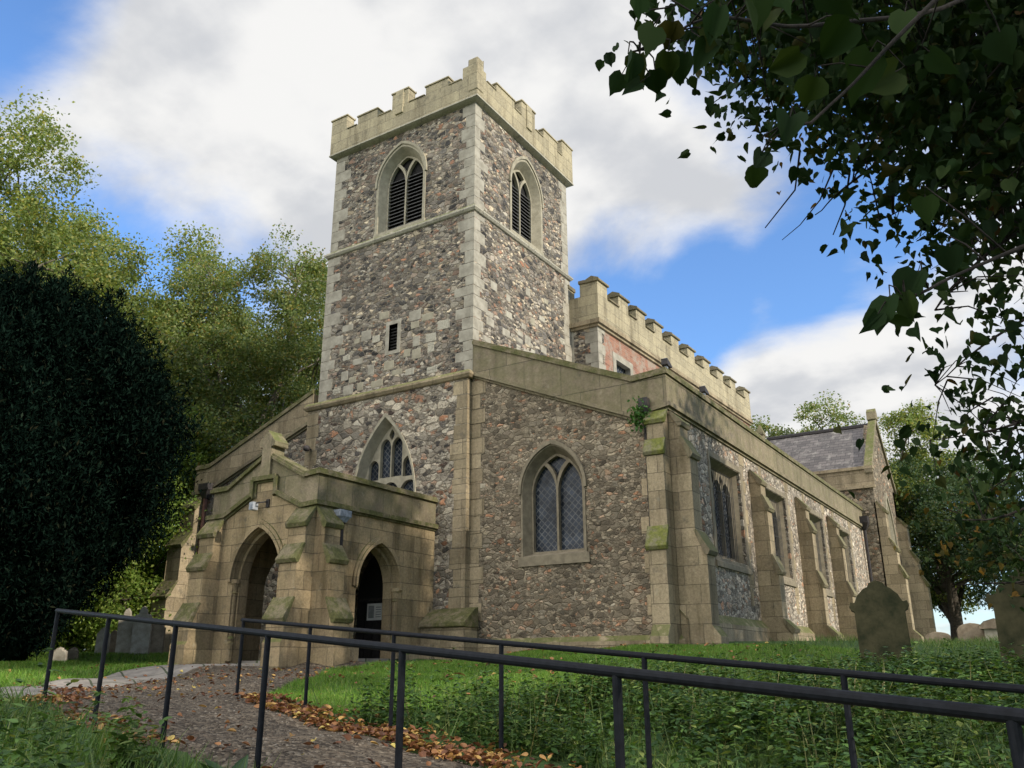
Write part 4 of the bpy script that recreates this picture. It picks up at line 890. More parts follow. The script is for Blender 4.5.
# ------------------------------------------------------------------ gravestones
def stone(pts, x, y, rz, w, h, th, mat, label, tilt=0, cat='gravestone', group='gravestones in the churchyard', dz=0):
    z = g1(x, y)-.12+dz; m = MB(); m.prism([[(p[0]*w, p[1]*h) for p in pts]], lambda a, b, c: (a, -c, b), -th/2, th/2)
    o = m.build('gravestone', mat, loc=(0, 0, 0), bevel=.012, label=label, cat=cat, group=group)
    o.location = (x, y, z); o.rotation_euler = (tilt, random.uniform(-.03, .03), rz); return o
def rnd(n=10, sh=.12):
    pts = [(-.5, 0), (-.5, 1-sh*2.2)]
    for k in range(n+1): a = math.pi-math.pi*k/n; pts.append((.5*math.cos(a)*.999, 1-sh*2.2+sh*2.2*math.sin(a)))
    return pts+[(.5, 1-sh*2.2), (.5, 0)]
LUG = [(-.45, 0), (-.45, .66), (-.5, .68), (-.53, .72), (-.5, .77), (-.43, .76), (-.36, .84), (-.24, .91), (-.16, .93), (-.13, .97), (0, 1), (.13, .97), (.16, .93), (.24, .91), (.36, .84), (.43, .76), (.5, .77), (.53, .72), (.5, .68), (.45, .66), (.45, 0)]
SHO = [(-.5, 0), (-.5, .8), (-.44, .8), (-.4, .86), (-.28, .88), (-.24, .95), (0, 1), (.24, .95), (.28, .88), (.4, .86), (.44, .8), (.5, .8), (.5, 0)]
NECK = [(-.5, 0), (-.5, .78), (-.4, .84), (-.22, .86), (-.2, .93), (-.1, .985), (0, 1), (.1, .985), (.2, .93), (.22, .86), (.4, .84), (.5, .78), (.5, 0)]
p = at(888, 668, 14.5); stone(LUG, p.x, p.y, R(10), .80, 1.38, .14, 'stone_green', 'large dark green mossy gravestone with curved top and shoulder lugs, in front of the aisle', R(-3))
p = at(1044, 668, 12.0); stone(LUG, p.x, p.y, R(4), .94, 1.42, .15, 'stone_green', 'dark mossy gravestone cut by the right edge of the picture', R(-2))
for px, d, wpx, tpx, pts, mat, lab in ((940, 27, 20, 632, rnd(), 'stone_brown', 'brown round-topped gravestone half hidden by the last church buttress'), (975, 27, 22, 623, rnd(), 'stone_brown', 'brown round-topped gravestone alone on the crest of the grass bank')):
    p = at(px, 650, d); z = g1(p.x, p.y); top = (CAMP+ray(px, tpx)*(d/ray(px, tpx).length)).z; stone(pts, p.x, p.y, R(8), wpx/850*d, top-z+.12, .14, mat, lab)
def chest():
    p = at(999, 640, 27); z = g1(p.x, p.y)-.05; t = thing('chest_tomb', 'pale stone chest tomb with domed lid on the crest of the grass bank', 'tomb', (p.x, p.y, z))
    m = MB(); m.box(p.x-.28, p.x+.28, p.y-.5, p.y+.5, z, z+.42); m.build('chest', 'stone_grey', t, bevel=.02)
    m = MB(); m.prism([[(-.36, .42), (-.36, .5), (-.25, .6), (0, .66), (.25, .6), (.36, .5), (.36, .42)]], lambda a, b, c: (p.x+a, p.y+c, z+b), -.6, .6); m.build('lid', 'stone_brown', t, bevel=.015)
chest()
for px, d, wpx, tpx, pts, mat, lab, tl in ((100.5, 28.5, 12, 628, SHO, 'stone_grey', 'short square-shouldered grey gravestone, nearest the yew in the leaning row', .1),
        (111.5, 29.5, 8, 631, rnd(), 'stone_brown', 'small narrow dark gravestone between two taller ones in the row', .05),
        (123, 29, 15.5, 609, NECK, 'stone_grey', 'tall grey gravestone with white lichen spots, leaning in the row by the church', .13),
        (139, 28.5, 18, 607, NECK, 'stone_grey', 'tallest pale gravestone with a rounded neck, leaning in the row by the church', .12),
        (155, 28.8, 14, 620, SHO, 'stone_brown', 'leaning brown gravestone next to the church corner buttress', .2),
        (60, 27, 13, 648, SHO, 'stone_grey', 'low sunken gravestone under the edge of the yew', .25), (73, 27.5, 9, 648, rnd(), 'stone_brown', 'small sunken brown stone under the yew, right of a low grey one', .3)):
    p = at(px, 657, d); z = g1(p.x, p.y); top = (CAMP+ray(px, tpx)*(d/ray(px, tpx).length)).z; stone(pts, p.x, p.y, R(42), wpx/850*d*.86, top-z+.14, .12, mat, lab, tl)

# ------------------------------------------------------------------ trees
def limb_path(a, b, sag, n=6):
    a, b = Vector(a), Vector(b); L = (b-a).length; k = Vector(rng.normal(size=3))*L*.06
    return [tuple(a.lerp(b, t)+Vector((0, 0, sag*L*math.sin(math.pi*t)))+k*math.sin(math.pi*t)) for t in [i/n for i in range(n+1)]]
def tree(x, y, h, lobes, nclu, per, lsize, leaf, bark, name, label, group=None, tr=.3, clr=.75, forks=.3, cat='tree', trunk_top=.55, up=.2):
    z = g1(min(max(x, -45), 40), min(max(y, -40), 50))-.1; t = thing(name, label, cat, (x, y, z), 0, group)
    b = MB(); top = Vector((x+rng.normal()*.3, y+rng.normal()*.3, z+h*trunk_top))
    b.tube(limb_path((x, y, z-.2), top, 0, 8), [tr*(1.35 if i == 0 else 1.0)*(1-.55*i/8) for i in range(9)], 10)
    C = []; wts = np.array([l[3]*l[4]*l[5] for l in lobes]); wts = wts/wts.sum()
    for li, l in enumerate(lobes):
        c = Vector((x+l[0], y+l[1], z+l[2])); s = Vector((x, y, z+h*min(trunk_top*.98, max(.12, forks+.1*rng.normal()))))
        b.tube(limb_path(s, c, .08), [tr*.42*(1-.8*i/6) for i in range(7)], 6)
        n = int(nclu*wts[li]); d = rng.normal(size=(n, 3)); d /= np.linalg.norm(d, axis=1)[:, None]; r = rng.uniform(.25, 1, n)**.45
        pc = np.array(c)+d*r[:, None]*np.array(l[3:6])*(1+.18*np.sin(d[:, :1]*5+l[0])*np.cos(d[:, 2:3]*4+l[1])); C.append(pc)
        for q in pc[::max(1, n//7)]: b.tube(limb_path(c, q, .03, 4), [tr*.13*(1-.8*i/4) for i in range(5)], 5)
    tm = b.build('trunk', bark, t, smooth=True, recalc=False)
    C = np.concatenate(C); N = len(C)*per; cs = rng.uniform(.55, 1.25, len(C))*clr
    P = np.repeat(C, per, 0)+np.clip(rng.normal(size=(N, 3)), -1.7, 1.7)*np.repeat(cs, per)[:, None]*np.array([.5, .5, .34])
    F = frames(N, up, (0, 0, -.35)); V = place(LEAF4, F, rng.uniform(.7, 1.3, N)*lsize, P)
    npmesh('crown', V.reshape(-1, 3), 4, leaf, t)
    return t
def dirpos(az, d): return (CAMP.x+d*math.sin(R(az)), CAMP.y+d*math.cos(R(az)))
def ball(h, r, k, seed, low=.35, flat=.8):
    g = np.random.default_rng(seed); L = []
    for i in range(k):
        a = 2*math.pi*i/k*1.618*2+g.uniform(0, .5); zz = low+(0.93-low)*(i+.5)/k; rr = r*math.sqrt(max(.05, 1-((zz-.58)/.45)**2))
        q = r*g.uniform(.36, .52); L.append((rr*.62*math.cos(a), rr*.62*math.sin(a), zz*h-q*flat*.4, q, q, q*flat))
    return L
BG = 'tall trees behind the churchyard on the left'
for az, d, el, r, k, leaf, lab, bk, lsz, nc in (
    (-68.2, 34, 30.2, 5.2, 13, 'tree_a', 'tall loose pale yellow-green tree at the left edge, above the yew', 'bark_pale', .2, 640),
    (-62, 44, 25.6, 5.6, 10, 'tree_a', 'yellow-green tree whose crown rises right above the yew', 'bark_pale', .23, 420),
    (-56.5, 43, 26.3, 5.4, 12, 'tree_a', 'golden-green tall tree between the yew and the olive tree by the tower', 'bark_pale', .23, 460),
    (-50.3, 40, 26.4, 5.4, 13, 'tree_b', 'olive-brown tree with pale trunk, right next to the tower', 'bark_pale', .21, 560),
    (-46.0, 47, 25.8, 5.5, 9, 'tree_b', 'olive tree partly hidden behind the tower', 'bark_pale', .23, 330),
    (-66, 55, 24, 7, 9, 'tree_b', 'hazy olive tree far back behind the yew', 'bark', .27, 320),
    (-54, 56, 22.5, 8, 9, 'tree_b', 'broad olive tree furthest back between the left trees', 'bark', .27, 380)):
    x, y = dirpos(az, d); h = d*math.tan(R(el)); tree(x, y, h, ball(h, r, k, int(-az*7), .3), int(nc*1.25), 150, lsz*.66, leaf, bk, 'deciduous_tree', lab, BG, .34, .82, .35)
for az, d, h, r, lab in ((-56.0, 32.5, 7.2, 2.5, 'bright green bushy small tree beside the left church corner'), (-59.5, 34.5, 8.2, 2.9, 'bright green bushy small tree behind the row of leaning gravestones'), (-53.2, 37.5, 10.2, 3.2, 'bright green small tree rising over the north aisle roof'), (-63, 40, 9, 3.5, 'bright green small tree behind the yew'), (-60.5, 46, 6, 3.6, 'low green bush far back beneath the trees, left of the leaning gravestones'), (-65.5, 46, 6, 3.6, 'low green bush far back behind the yew, left of the other bushes'), (-57.3, 48, 6, 3.6, 'low green bush far back just above the leaning gravestones')):
    x, y = dirpos(az, d); tree(x, y, h, ball(h, r, 8, int(-az*9), .06, 1.0), 520, 80, .125, 'shrub', 'bark', 'small_tree', lab, 'bushy small trees behind the gravestones', .14, .6, .15)
RG = 'trees beyond the church on the right'
for az, d, h, r, k, leaf, lab, nc, lsz, low in (
    (-13.4, 62, 17.2, 5.5, 9, 'tree_b', 'light green tree top showing over the transept roof', 300, .26, .4),
    (-8.7, 58, 15.3, 4.9, 11, 'tree_a', 'grey-green tree right of the pointed transept gable', 420, .24, .3),
    (-5.9, 57, 11.8, 5.2, 11, 'tree_c', 'dark green tree with a thick dark trunk and drooping boughs on the crest', 430, .22, .36),
    (-.6, 50, 9.2, 4.2, 9, 'tree_c', 'dark green tree behind the gravestone at the right edge', 260, .2, .45)):
    x, y = dirpos(az, d); tree(x, y, h, ball(h, r, k, int(-az*11+3), low), int(nc*1.2), 130, lsz*.7, leaf, 'bark', 'deciduous_tree', lab, RG, .42, .78, .25)
# tree to the south, out of the picture, whose shade falls on the near end of the aisle
for sx, sy, sh, lab in ((22.5, 1.5, 16, 'dark tree standing south of the church beyond the right edge'), (25, -3.6, 20.5, 'tallest dark tree beyond the right edge, south of the lawn, added to shade the porch')):  # the taller unseen tree is added to keep sun off the porch
    tree(sx, sy, sh, ball(sh, 6.2, 12, 5, .2), 560, 62, .26, 'tree_c', 'bark', 'deciduous_tree', lab, 'trees south of the church', .4, 1.0, .25)

# yew
def yew():
    x, y = -10.35, -7.25; z = g1(x, y)-.1; h = 9.7; t = thing('yew_tree', 'huge dense dark yew tree at the left, nearly black', 'yew tree', (x, y, z))
    prof = lambda q: np.interp(q, [0, .06, .15, .28, .45, .6, .66, .79, .88, .95, 1], [.32, .41, .57, .75, .9, .97, .95, .76, .52, .30, .06])
    R0 = 4.08; n, m = 40, 30; lump = lambda a, q: 1+.10*np.sin(a*5+q*9)+.06*np.sin(a*9-q*17)+.05*np.sin(a*13+q*31)
    c = MB(); rings = []
    for j in range(m+1):
        q = .02+.93*j/m; rings.append([(x+math.cos(a)*R0*.86*float(prof(q)*lump(a, q)), y+math.sin(a)*R0*.86*float(prof(q)*lump(a, q)), z+h*q) for a in [2*math.pi*i/n for i in range(n)]])
    c.loft(rings, True, True); c.build('light_block_core', 'yewcore', t, smooth=True)  # solid core added inside the yew to stop light passing through
    b = MB(); b.tube([(x, y, z-.2), (x, y, z+3)], [.6, .45], 10); b.build('trunk', 'bark', t, smooth=True)
    NC = 4300; q = rng.uniform(.015, 1, NC)**.85; a = rng.uniform(0, 2*math.pi, NC); rr = R0*prof(q)*lump(a, q)*rng.uniform(.84, 1.05, NC)
    C = np.stack([x+rr*np.cos(a), y+rr*np.sin(a), z+h*q], -1); out = np.stack([np.cos(a), np.sin(a), np.full(NC, .9)], -1)
    per = 46; L = rng.uniform(.4, 1.5, NC); s = rng.uniform(0, 1, (NC, per)); P = C[:, None]+out[:, None]*(s*L[:, None])[..., None]*np.array([.35, .35, 1.0])+rng.normal(size=(NC, per, 3))*(.12*(1.15-s))[..., None]
    # upright leading shoots at the top
    P = P.reshape(-1, 3); N = len(P); F = frames(N, 0, (0, 0, .9)); V = place(LEAF4*np.array([1, .45, 1]), F, rng.uniform(.10, .2, N), P)
    sp = []
    for k in range(90):
        aa = rng.uniform(0, 2*math.pi); r2 = rng.uniform(0, .78)*R0; base = np.array([x+r2*math.cos(aa), y+r2*math.sin(aa), z+h*(.985-.42*(r2/R0)**2)-.7]); H = rng.uniform(.7, 2.1)*(1.25 if k % 7 == 0 else .9); ss = rng.uniform(0, 1, 190)
        sp.append(base+np.stack([rng.normal(size=190)*.16*(1.1-ss), rng.normal(size=190)*.16*(1.1-ss), ss*H], -1))
    for k in range(230):             # upright sprays standing out of the flanks
        aa = rng.uniform(0, 2*math.pi); q_ = rng.uniform(.30, .93); r2 = R0*float(prof(q_)*lump(aa, q_))*rng.uniform(.93, 1.05)+.08; base = np.array([x+r2*math.cos(aa), y+r2*math.sin(aa), z+h*q_-.5]); H = rng.uniform(1.1, 2.3); m_ = 300
        ss = rng.uniform(0, 1, m_); w_ = .30*np.sin(np.pi*np.clip(ss*.9+.12, 0, 1))+.04
        sp.append(base+np.stack([rng.normal(size=m_)*w_+.22*ss*math.cos(aa), rng.normal(size=m_)*w_+.22*ss*math.sin(aa), ss*H], -1))
    for (da, rr_, hh_) in ((-1.2, .1, 10.6), (-.6, .28, 10.2), (-.4, .52, 8.9), (-.2, .7, 7.6), (.9, .25, 10.1), (-2.0, .4, 9.8), (-.9, .62, 8.4)):     # leading shoots
        base = np.array([x+rr_*R0*math.cos(da), y+rr_*R0*math.sin(da), z+hh_-1.6]); ss = rng.uniform(0, 1, 420)**1.25
        sp.append(base+np.stack([rng.normal(size=420)*.2*(1.05-ss), rng.normal(size=420)*.2*(1.05-ss), ss*2.1], -1))
    P2 = np.concatenate(sp); F2 = frames(len(P2), 0, (0, 0, 1.2)); V2 = place(LEAF4*np.array([1, .45, 1]), F2, rng.uniform(.10, .2, len(P2)), P2)
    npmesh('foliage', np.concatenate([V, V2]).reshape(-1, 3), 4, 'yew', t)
yew()

# lime tree overhanging the path from the right
HEART = np.array([(0, 0, 0), (-.10, .22, .03), (.06, .43, .06), (.32, .5, .07), (.62, .36, .05), (.86, .13, .0), (1.1, 0, -.08), (-.10, -.22, .03), (.06, -.43, .06), (.32, -.5, .07), (.62, -.36, .05), (.86, -.13, 0)])
HF = [(0, 6, 5, 4, 3, 2, 1), (0, 7, 8, 9, 10, 11, 6)]
def lime():
    x, y = 18.6, -14.6; z = g1(x, y)-.1; t = thing('lime_tree', 'overhanging lime tree with dark heart-shaped leaves, reaching in from the top right', 'tree', (x, y, z))
    b = MB(); b.tube([(x, y, z-.2), (x+.1, y, z+2), (x, y+.1, z+5), (x-.1, y, z+9), (x, y, z+14)], [.5, .4, .34, .26, .1], 12)
    P = []; AUT = []
    boughs = [[(1150,-150,4.6),(960,10,3.7),(800,30,3.0),(700,20,2.6),(640,50,2.35)], [(1150,-100,8.5),(900,60,7.6),(770,60,7),(705,110,6.8)], [(1150,-50,7.2),(930,120,6.6),(850,185,6.3),(815,215,6.2)],
        [(1150,100,7),(960,180,6.5),(880,220,6.2)], [(1150,160,6),(1000,240,5.5),(935,310,5.2)], [(1150,200,3.2),(1000,255,2.7),(905,300,2.35)], [(1150,250,8),(1000,330,7.5),(935,385,7)],
        [(1150,350,8),(1010,430,7.5),(930,440,7.2)], [(1150,450,9),(1000,520,8.5),(945,520,8)], [(1150,560,9),(1040,580,8.7),(960,585,8.4)], [(1050,-120,3.2),(880,60,2.6),(800,125,2.3)], [(1100,-250,6),(900,-60,5),(740,-20,4.6),(650,10,4.4)]]
    pts = []
    for bo in boughs:
        q = [at(*v) for v in bo]; s = Vector((x, y, min(max(z+2.5, q[0].z-1.0), z+9))); path = [s]+q; dense = []
        for i in range(len(path)-1):
            for k in range(6): dense.append(path[i].lerp(path[i+1], k/6)+Vector(rng.normal(size=3))*.012)
        for _ in range(3): dense = [dense[0]]+[(dense[i-1]+dense[i]*2+dense[i+1])/4 for i in range(1, len(dense)-1)]+[dense[-1]]
        dense.append(path[-1]); n = len(dense); rad = .009 if bo[-1][2] < 3 else .017
        b.tube([tuple(v) for v in dense], [max(.004, rad*(1.6-1.45*i/(n-1))) for i in range(n)], 6); pts += [(v, bo[-1][2]) for v in dense[6:]]
    pv = np.array([tuple(v[0]) for v in pts])
    Lb = lambda py: np.interp(py, [-60, 0, 60, 110, 150, 220, 270, 330, 380, 440, 500, 560, 620], [640, 660, 700, 735, 850, 858, 890, 945, 938, 925, 905, 960, 1040])
    K = 0; clus = []
    while len(clus) < 960:
        px, py = rng.uniform(640, 1090), rng.uniform(-60, 615); l = Lb(py)+rng.exponential(22)
        if px < l: continue
        den = np.interp(py, [-60, 150, 215, 260, 330, 440, 480, 560, 615], [1, 1, .45, .14, .2, .25, .36, .3, .06]); 
        den *= np.interp(px-Lb(py), [0, 60, 140], [.5, .8, 1])
        if rng.uniform() > den: continue
        clus.append(at(px, py, rng.uniform(4.6, 9.5) if py < 330 else rng.uniform(5.5, 9) if py < 480 else rng.uniform(8, 12)))
    for c in clus:
        d = np.linalg.norm(pv-np.array(c), axis=1); i = int(np.argmin(d)); s = Vector(pv[i])
        if d[i] > .8: s = c+Vector((rng.uniform(.1, .5), rng.uniform(-.1, .3), rng.uniform(.15, .45)))
        b.tube([tuple(s), tuple(s.lerp(c, .5)+Vector((0, 0, .05))), tuple(c)], [.006, .004, .002], 4)
        n = int(rng.uniform(10, 21)); P.append(np.array(c)+rng.normal(size=(n, 3))*rng.uniform(.1, .26)*np.array([1, 1, .8]))
    for (px_, py_, d_, n_) in ((838, 70, 9, 60), (858, 120, 8.6, 70), (842, 150, 8.8, 50), (948, 525, 8.4, 24), (972, 545, 8.6, 24)):      # yellowing sprays inside the crown
        AUT.append(np.array(at(px_, py_, d_))+rng.normal(size=(n_, 3))*np.array([.26, .26, .22]))
    P = np.concatenate(P); N = len(P); F = frames(N, .1, (0, 0, -.9)); S1 = rng.uniform(.048, .085, N)
    # big near leaves along the nearest boughs
    near = [(640,62,2.3,.10),(655,78,2.32,.09),(685,62,2.4,.10),(712,50,2.5,.11),(655,35,2.3,.095),(628,62,2.25,.085),(622,82,2.3,.085),(640,90,2.28,.07),(668,60,2.35,.11),(672,30,2.4,.09),(700,45,2.5,.10),(720,15,2.5,.13),(745,10,2.6,.12),(770,20,2.7,.10),(790,125,2.25,.10),(762,160,2.3,.085),(757,175,2.32,.075),(772,150,2.3,.06),(800,60,2.7,.13),(815,85,2.6,.11),(870,60,2.6,.16),(895,80,2.7,.14),(850,30,2.9,.15),(930,60,2.9,.12),(1000,40,3,.13),(905,300,2.35,.10),(890,305,2.3,.12),(878,322,2.28,.085),(918,280,2.4,.12),(905,320,2.4,.07),(950,255,2.7,.10),(925,205,2.8,.10),(690,-5,2.7,.10),(640,5,2.7,.08),(905,20,2.8,.12),(830,-5,2.8,.14),(780,-10,2.7,.13)]
    Pn = np.array([tuple(at(a, c-8, d)) for a, c, d, s in near]); nn_ = np.array(CAMP)-Pn; nn_ /= np.linalg.norm(nn_, axis=1)[:, None]; nn_ = nn_+rng.normal(size=nn_.shape)*.38; nn_ /= np.linalg.norm(nn_, axis=1)[:, None]
    ax_ = np.array([-.25, .05, -1.0])+rng.normal(size=nn_.shape)*.4; ax_ -= nn_*np.sum(ax_*nn_, 1)[:, None]; ax_ /= np.linalg.norm(ax_, axis=1)[:, None]; Fn = np.stack([ax_, np.cross(nn_, ax_), nn_], 2); Sn = np.array([s*.78 for *_, s in near])
    # crown above and outside the picture
    NC = 330; d = rng.normal(size=(NC, 3)); d /= np.linalg.norm(d, axis=1)[:, None]; C = np.array([x+2.4, y-.8, z+11.2])+d*(rng.uniform(.2, 1, NC)**.4)[:, None]*np.array([6.2, 6.0, 4.6])
    Pc = np.repeat(C, 40, 0)+rng.normal(size=(NC*40, 3))*.45; Fc = frames(len(Pc), .2, (0, 0, -.6)); Sc = rng.uniform(.09, .15, len(Pc))
    def leaves_(F_, S_, P_):
        n_ = len(P_); T = np.repeat(HEART[None], n_, 0); asp = rng.uniform(.72, 1.12, n_); T[:, :, 1] *= asp[:, None]; T[:, :, 1] += (rng.normal(size=n_)*.12)[:, None]*T[:, :, 0]**2
        fold = rng.normal(.25, .5, n_); T[:, :, 2] += fold[:, None]*np.abs(T[:, :, 1])*.8; T[:, :, 2] += (rng.normal(-.1, .28, n_))[:, None]*T[:, :, 0]**2
        T[:, 1:, :2] *= rng.uniform(.86, 1.08, (n_, 11, 1))
        return np.einsum('nij,nkj->nki', F_, T)*S_[:, None, None]+P_[:, None, :]
    V = np.concatenate([leaves_(F, S1, P), leaves_(Fn, Sn, Pn), leaves_(Fc, Sc, Pc)])
    for q_, f_ in zip(Pn, Fn):       # stalks of the nearest leaves, up to their bough
        d_ = np.linalg.norm(pv-q_, axis=1); e_ = Vector(pv[int(np.argmin(d_))]); q0 = Vector(q_); k_ = min(1, .55/max(d_.min(), .01)); e_ = q0.lerp(e_, k_)
        b.tube([tuple(q0), tuple(q0-Vector(f_[:, 0])*.03), tuple(q0.lerp(e_, .5)+Vector((0, 0, .03))), tuple(e_)], [.0015, .0018, .0025, .003], 4)
    for bare in ([(835,165,6.2),(820,200,6.15),(800,225,6.1),(782,240,6.1)], [(850,170,6.2),(845,205,6.2),(833,235,6.2)], [(800,150,6.4),(795,190,6.4),(765,228,6.4)], [(745,60,6.9),(748,90,6.9),(762,108,6.9)], [(770,60,6.9),(768,90,6.9),(775,115,6.9)], [(1090,450,7.4),(1000,415,7.2),(965,400,7.2),(940,385,7.1)]):
        q = [tuple(at(*v)) for v in bare]; b.tube(q, [.008, .006, .004, .003][:len(q)], 4)
    b.build('branches', 'bark_dark', t, smooth=True, recalc=False)
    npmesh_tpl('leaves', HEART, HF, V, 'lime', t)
    A_ = np.concatenate(AUT); npmesh_tpl('yellowing_leaves', HEART, HF, leaves_(frames(len(A_), .1, (0, 0, -.9)), rng.uniform(.04, .07, len(A_)), A_), 'lime_autumn', t)
lime()

# ------------------------------------------------------------------ ground cover
def inpoly(P, poly):
    x, y = P[:, 0], P[:, 1]; c = np.zeros(len(P), bool); n = len(poly)
    for i in range(n):
        (x1, y1), (x2, y2) = poly[i], poly[(i+1) % n]
        c ^= ((y1 > y) != (y2 > y)) & (x < (x2-x1)*(y-y1)/(y2-y1+1e-12)+x1)
    return c
GRAV = GRAV_L+GRAV_R[::-1]
PAVE = [(-1.4, -5.45), (-2.3, -6.6), (-1.2, -9.4), (1.6, -11.6), (3.2, -12.9), (1.4, -13.6), (-.3, -12.0), (-2.9, -9.3), (-4.1, -7.2), (-4.4, -5.45)]
CHURCH = [(-1.2, -.9), (.5, -.9), (.5, -.2), (5.3, -.2), (5.3, -.8), (6.8, -.8), (6.8, 24), (8, 24), (8, 31), (-12.3, 31), (-12.3, -1.3), (-11, -1.3), (-11, -.2), (-6.3, -.3), (-5.6, -.3), (-5.6, -5.6), (-.2, -5.6), (-.2, -.9)]
def scatter(n, x0, x1, y0, y1, extra=None):
    P = np.stack([rng.uniform(x0, x1, n), rng.uniform(y0, y1, n)], -1)
    k = ~inpoly(P, GRAV) & ~inpoly(P, PAVE) & ~inpoly(P, CHURCH); P = P[k]
    if extra is not None: P = P[extra(P)]
    return np.column_stack([P, G(P[:, 0], P[:, 1])])
def blades(P, h0, h1, w, name, mat, label, lean=.45):
    N = len(P); a = rng.uniform(0, 2*math.pi, N); h = rng.uniform(h0, h1, N); s = np.stack([np.cos(a), np.sin(a), np.zeros(N)], -1)*w
    d = rng.normal(size=(N, 3))*lean; d[:, 2] = 1; tip = P+d*h[:, None]; B = P-[0, 0, .012]
    V = np.stack([B-s*h[:, None]/h1, B+s*h[:, None]/h1, tip], 1)
    return npmesh(name, V.reshape(-1, 3), 3, mat, label=label, cat='grass', kind='stuff')
fB = lambda x: -11.9-.215*(x-8.8)               # line of the farther rail
weedy = lambda P: (P[:, 1] < fB(P[:, 0])+.35+np.clip((P[:, 0]-5.5)*.95, 0, 9)+.35*np.sin(P[:, 0]*3)) | (P[:, 0] > 10.3+.25*P[:, 1]*0)
L1 = scatter(260000, -.6, 11, -11.6, 0, lambda P: (P[:, 1] > fB(P[:, 0])) & ~weedy(P))
blades(L1, .03, .075, .009, 'lawn_grass', 'grass', 'short mown green lawn between the path and the aisle wall', .6)
L2 = scatter(130000, -17, 1.5, -13, -1, lambda P: (P[:, 1] > -12.8))
blades(L2, .05, .12, .014, 'churchyard_grass', 'grass', 'green grass around the leaning gravestones left of the porch', .6)
RR = scatter(170000, 6.4, 20, -13, 34, lambda P: (P[:, 1] > fB(P[:, 0])+.2) & (weedy(P) | (P[:, 0] > 8)) & (rng.uniform(size=len(P)) < np.clip(1.15-(P[:, 1]+12)/40, .2, 1)))
RR = RR[rng.uniform(size=len(RR)) < np.where(RR[:, 1] > -5, .55, 1)]; blades(RR, .06, .19, .010, 'rough_grass', 'rough', 'long rough grass on the bank right of the lawn', .5)
NL = scatter(16000, 1, 11.5, -18, -13.2, lambda P: (P[:, 1] < -13.45-.243*(P[:, 0]-3.7)))
blades(NL, .08, .26, .010, 'verge_grass', 'rough', 'long grass and weeds on the near side of the long handrail', .5)
NLEAF = np.array([(0, 0, 0), (.18, .2, .02), (.45, .27, .01), (.75, .15, -.04), (1, 0, -.12), (.75, -.15, -.04), (.45, -.27, .01), (.18, -.2, .02)])
NF = [(0, 4, 3, 2, 1), (0, 7, 6, 5, 4)]
def nettles(P, h0, h1, name, label, leaf=.085, mat='nettle', cap=None):
    out = []; st = []; N = len(P); H = rng.uniform(h0, h1, N)*np.clip(1+.35*np.sin(P[:, 0]*1.9)*np.sin(P[:, 1]*1.6+1), .5, 1.5); nn = 8
    if cap is not None: H = np.minimum(H, np.clip(cap-P[:, 2], .10, 2)*rng.uniform(.35, 1.2, N))
    ln = rng.normal(size=(N, 2))*.14
    for k in range(nn):
        f = (k+1)/nn; c = P+np.column_stack([ln*(f**1.5)*H[:, None], H*f])
        for s in range(3):
            a = rng.uniform(0, 2*math.pi, N); F = np.zeros((N, 3, 3)); dn = rng.uniform(-.45, .35, N)
            ax = np.stack([np.cos(a)*np.cos(dn), np.sin(a)*np.cos(dn), np.sin(dn)], -1); sd = np.stack([-np.sin(a), np.cos(a), rng.normal(size=N)*.25], -1); sd /= np.linalg.norm(sd, axis=1)[:, None]
            F[:, :, 0] = ax; F[:, :, 1] = sd; F[:, :, 2] = np.cross(ax, sd)
            out.append(place(NLEAF, F, leaf*rng.uniform(.6, 1.25, N)*(1.15-.55*f), c))
    return npmesh_tpl(name, NLEAF, NF, np.concatenate(out), mat, label=label, cat='weeds', kind='stuff')
def clump(P, keep): 
    v = .5+.25*np.sin(P[:, 0]*2.3+1.7*np.sin(P[:, 1]*1.1))+.25*np.sin(P[:, 1]*2.7+P[:, 0]); return P[rng.uniform(size=len(P)) < v*keep+.12]
N1 = clump(scatter(9500, 6.2, 16, -13.6, -4, lambda P: (P[:, 1] > fB(P[:, 0])+.12) & weedy(P) & (P[:, 1] < -6.9+.12*P[:, 0]+rng.normal(size=len(P))*.9)), .75)
nettles(N1, .28, .72, 'nettle_bed', 'bed of green nettles and weeds on the bank behind the farther handrail', .09, 'nettle', .52)
N2 = clump(scatter(1900, 4.0, 10.5, -17.5, -13.4, lambda P: (P[:, 1] < -13.75-.243*(P[:, 0]-3.7)-np.clip((P[:, 0]-5)*.22, 0, 2)) & (np.degrees(np.arctan2(P[:, 0]-CAMP.x, P[:, 1]-CAMP.y)) < -50)), .8)
nettles(N2, .18, .42, 'verge_weeds', 'low green weeds in the bottom left corner, near side of the long handrail', .07)
N3 = clump(scatter(500, 6.2, 12.5, -7.5, -.6, lambda P: (P[:, 1] > -1.6) | (P[:, 0] > 9)), .35)
nettles(N3, .06, .2, 'low_weeds', 'low weeds along the foot of the aisle corner and around the gravestones', .07)
TG = scatter(2000, 5.6, 16, -13.6, -8.6, lambda P: (P[:, 1] > fB(P[:, 0])+.08) & weedy(P)); TG = clump(TG, .8)
blades(TG, .25, .62, .011, 'tall_grass', 'straw', 'tall green and straw-coloured grass stalks among the nettles by the farther handrail', .28)
def bush(px, py, d, H, n, name, label, cat, leaf, mat, spread):
    p = at(px, py, d); q = np.array([p.x, p.y, 0])+np.column_stack([rng.normal(size=(n, 2))*spread, np.zeros(n)]); q[:, 2] = G(q[:, 0], q[:, 1])
    o = nettles(q, H*.6, H*1.1, name, label, leaf, mat); o['category'] = cat
    if cat != 'nettles': del o['kind']
    return o
bush(8, 700, 5.6, .85, 26, 'nettle_clump', 'tall nettle clump at the extreme left edge, near side of the long handrail', 'nettles', .10, 'nettle', .28)
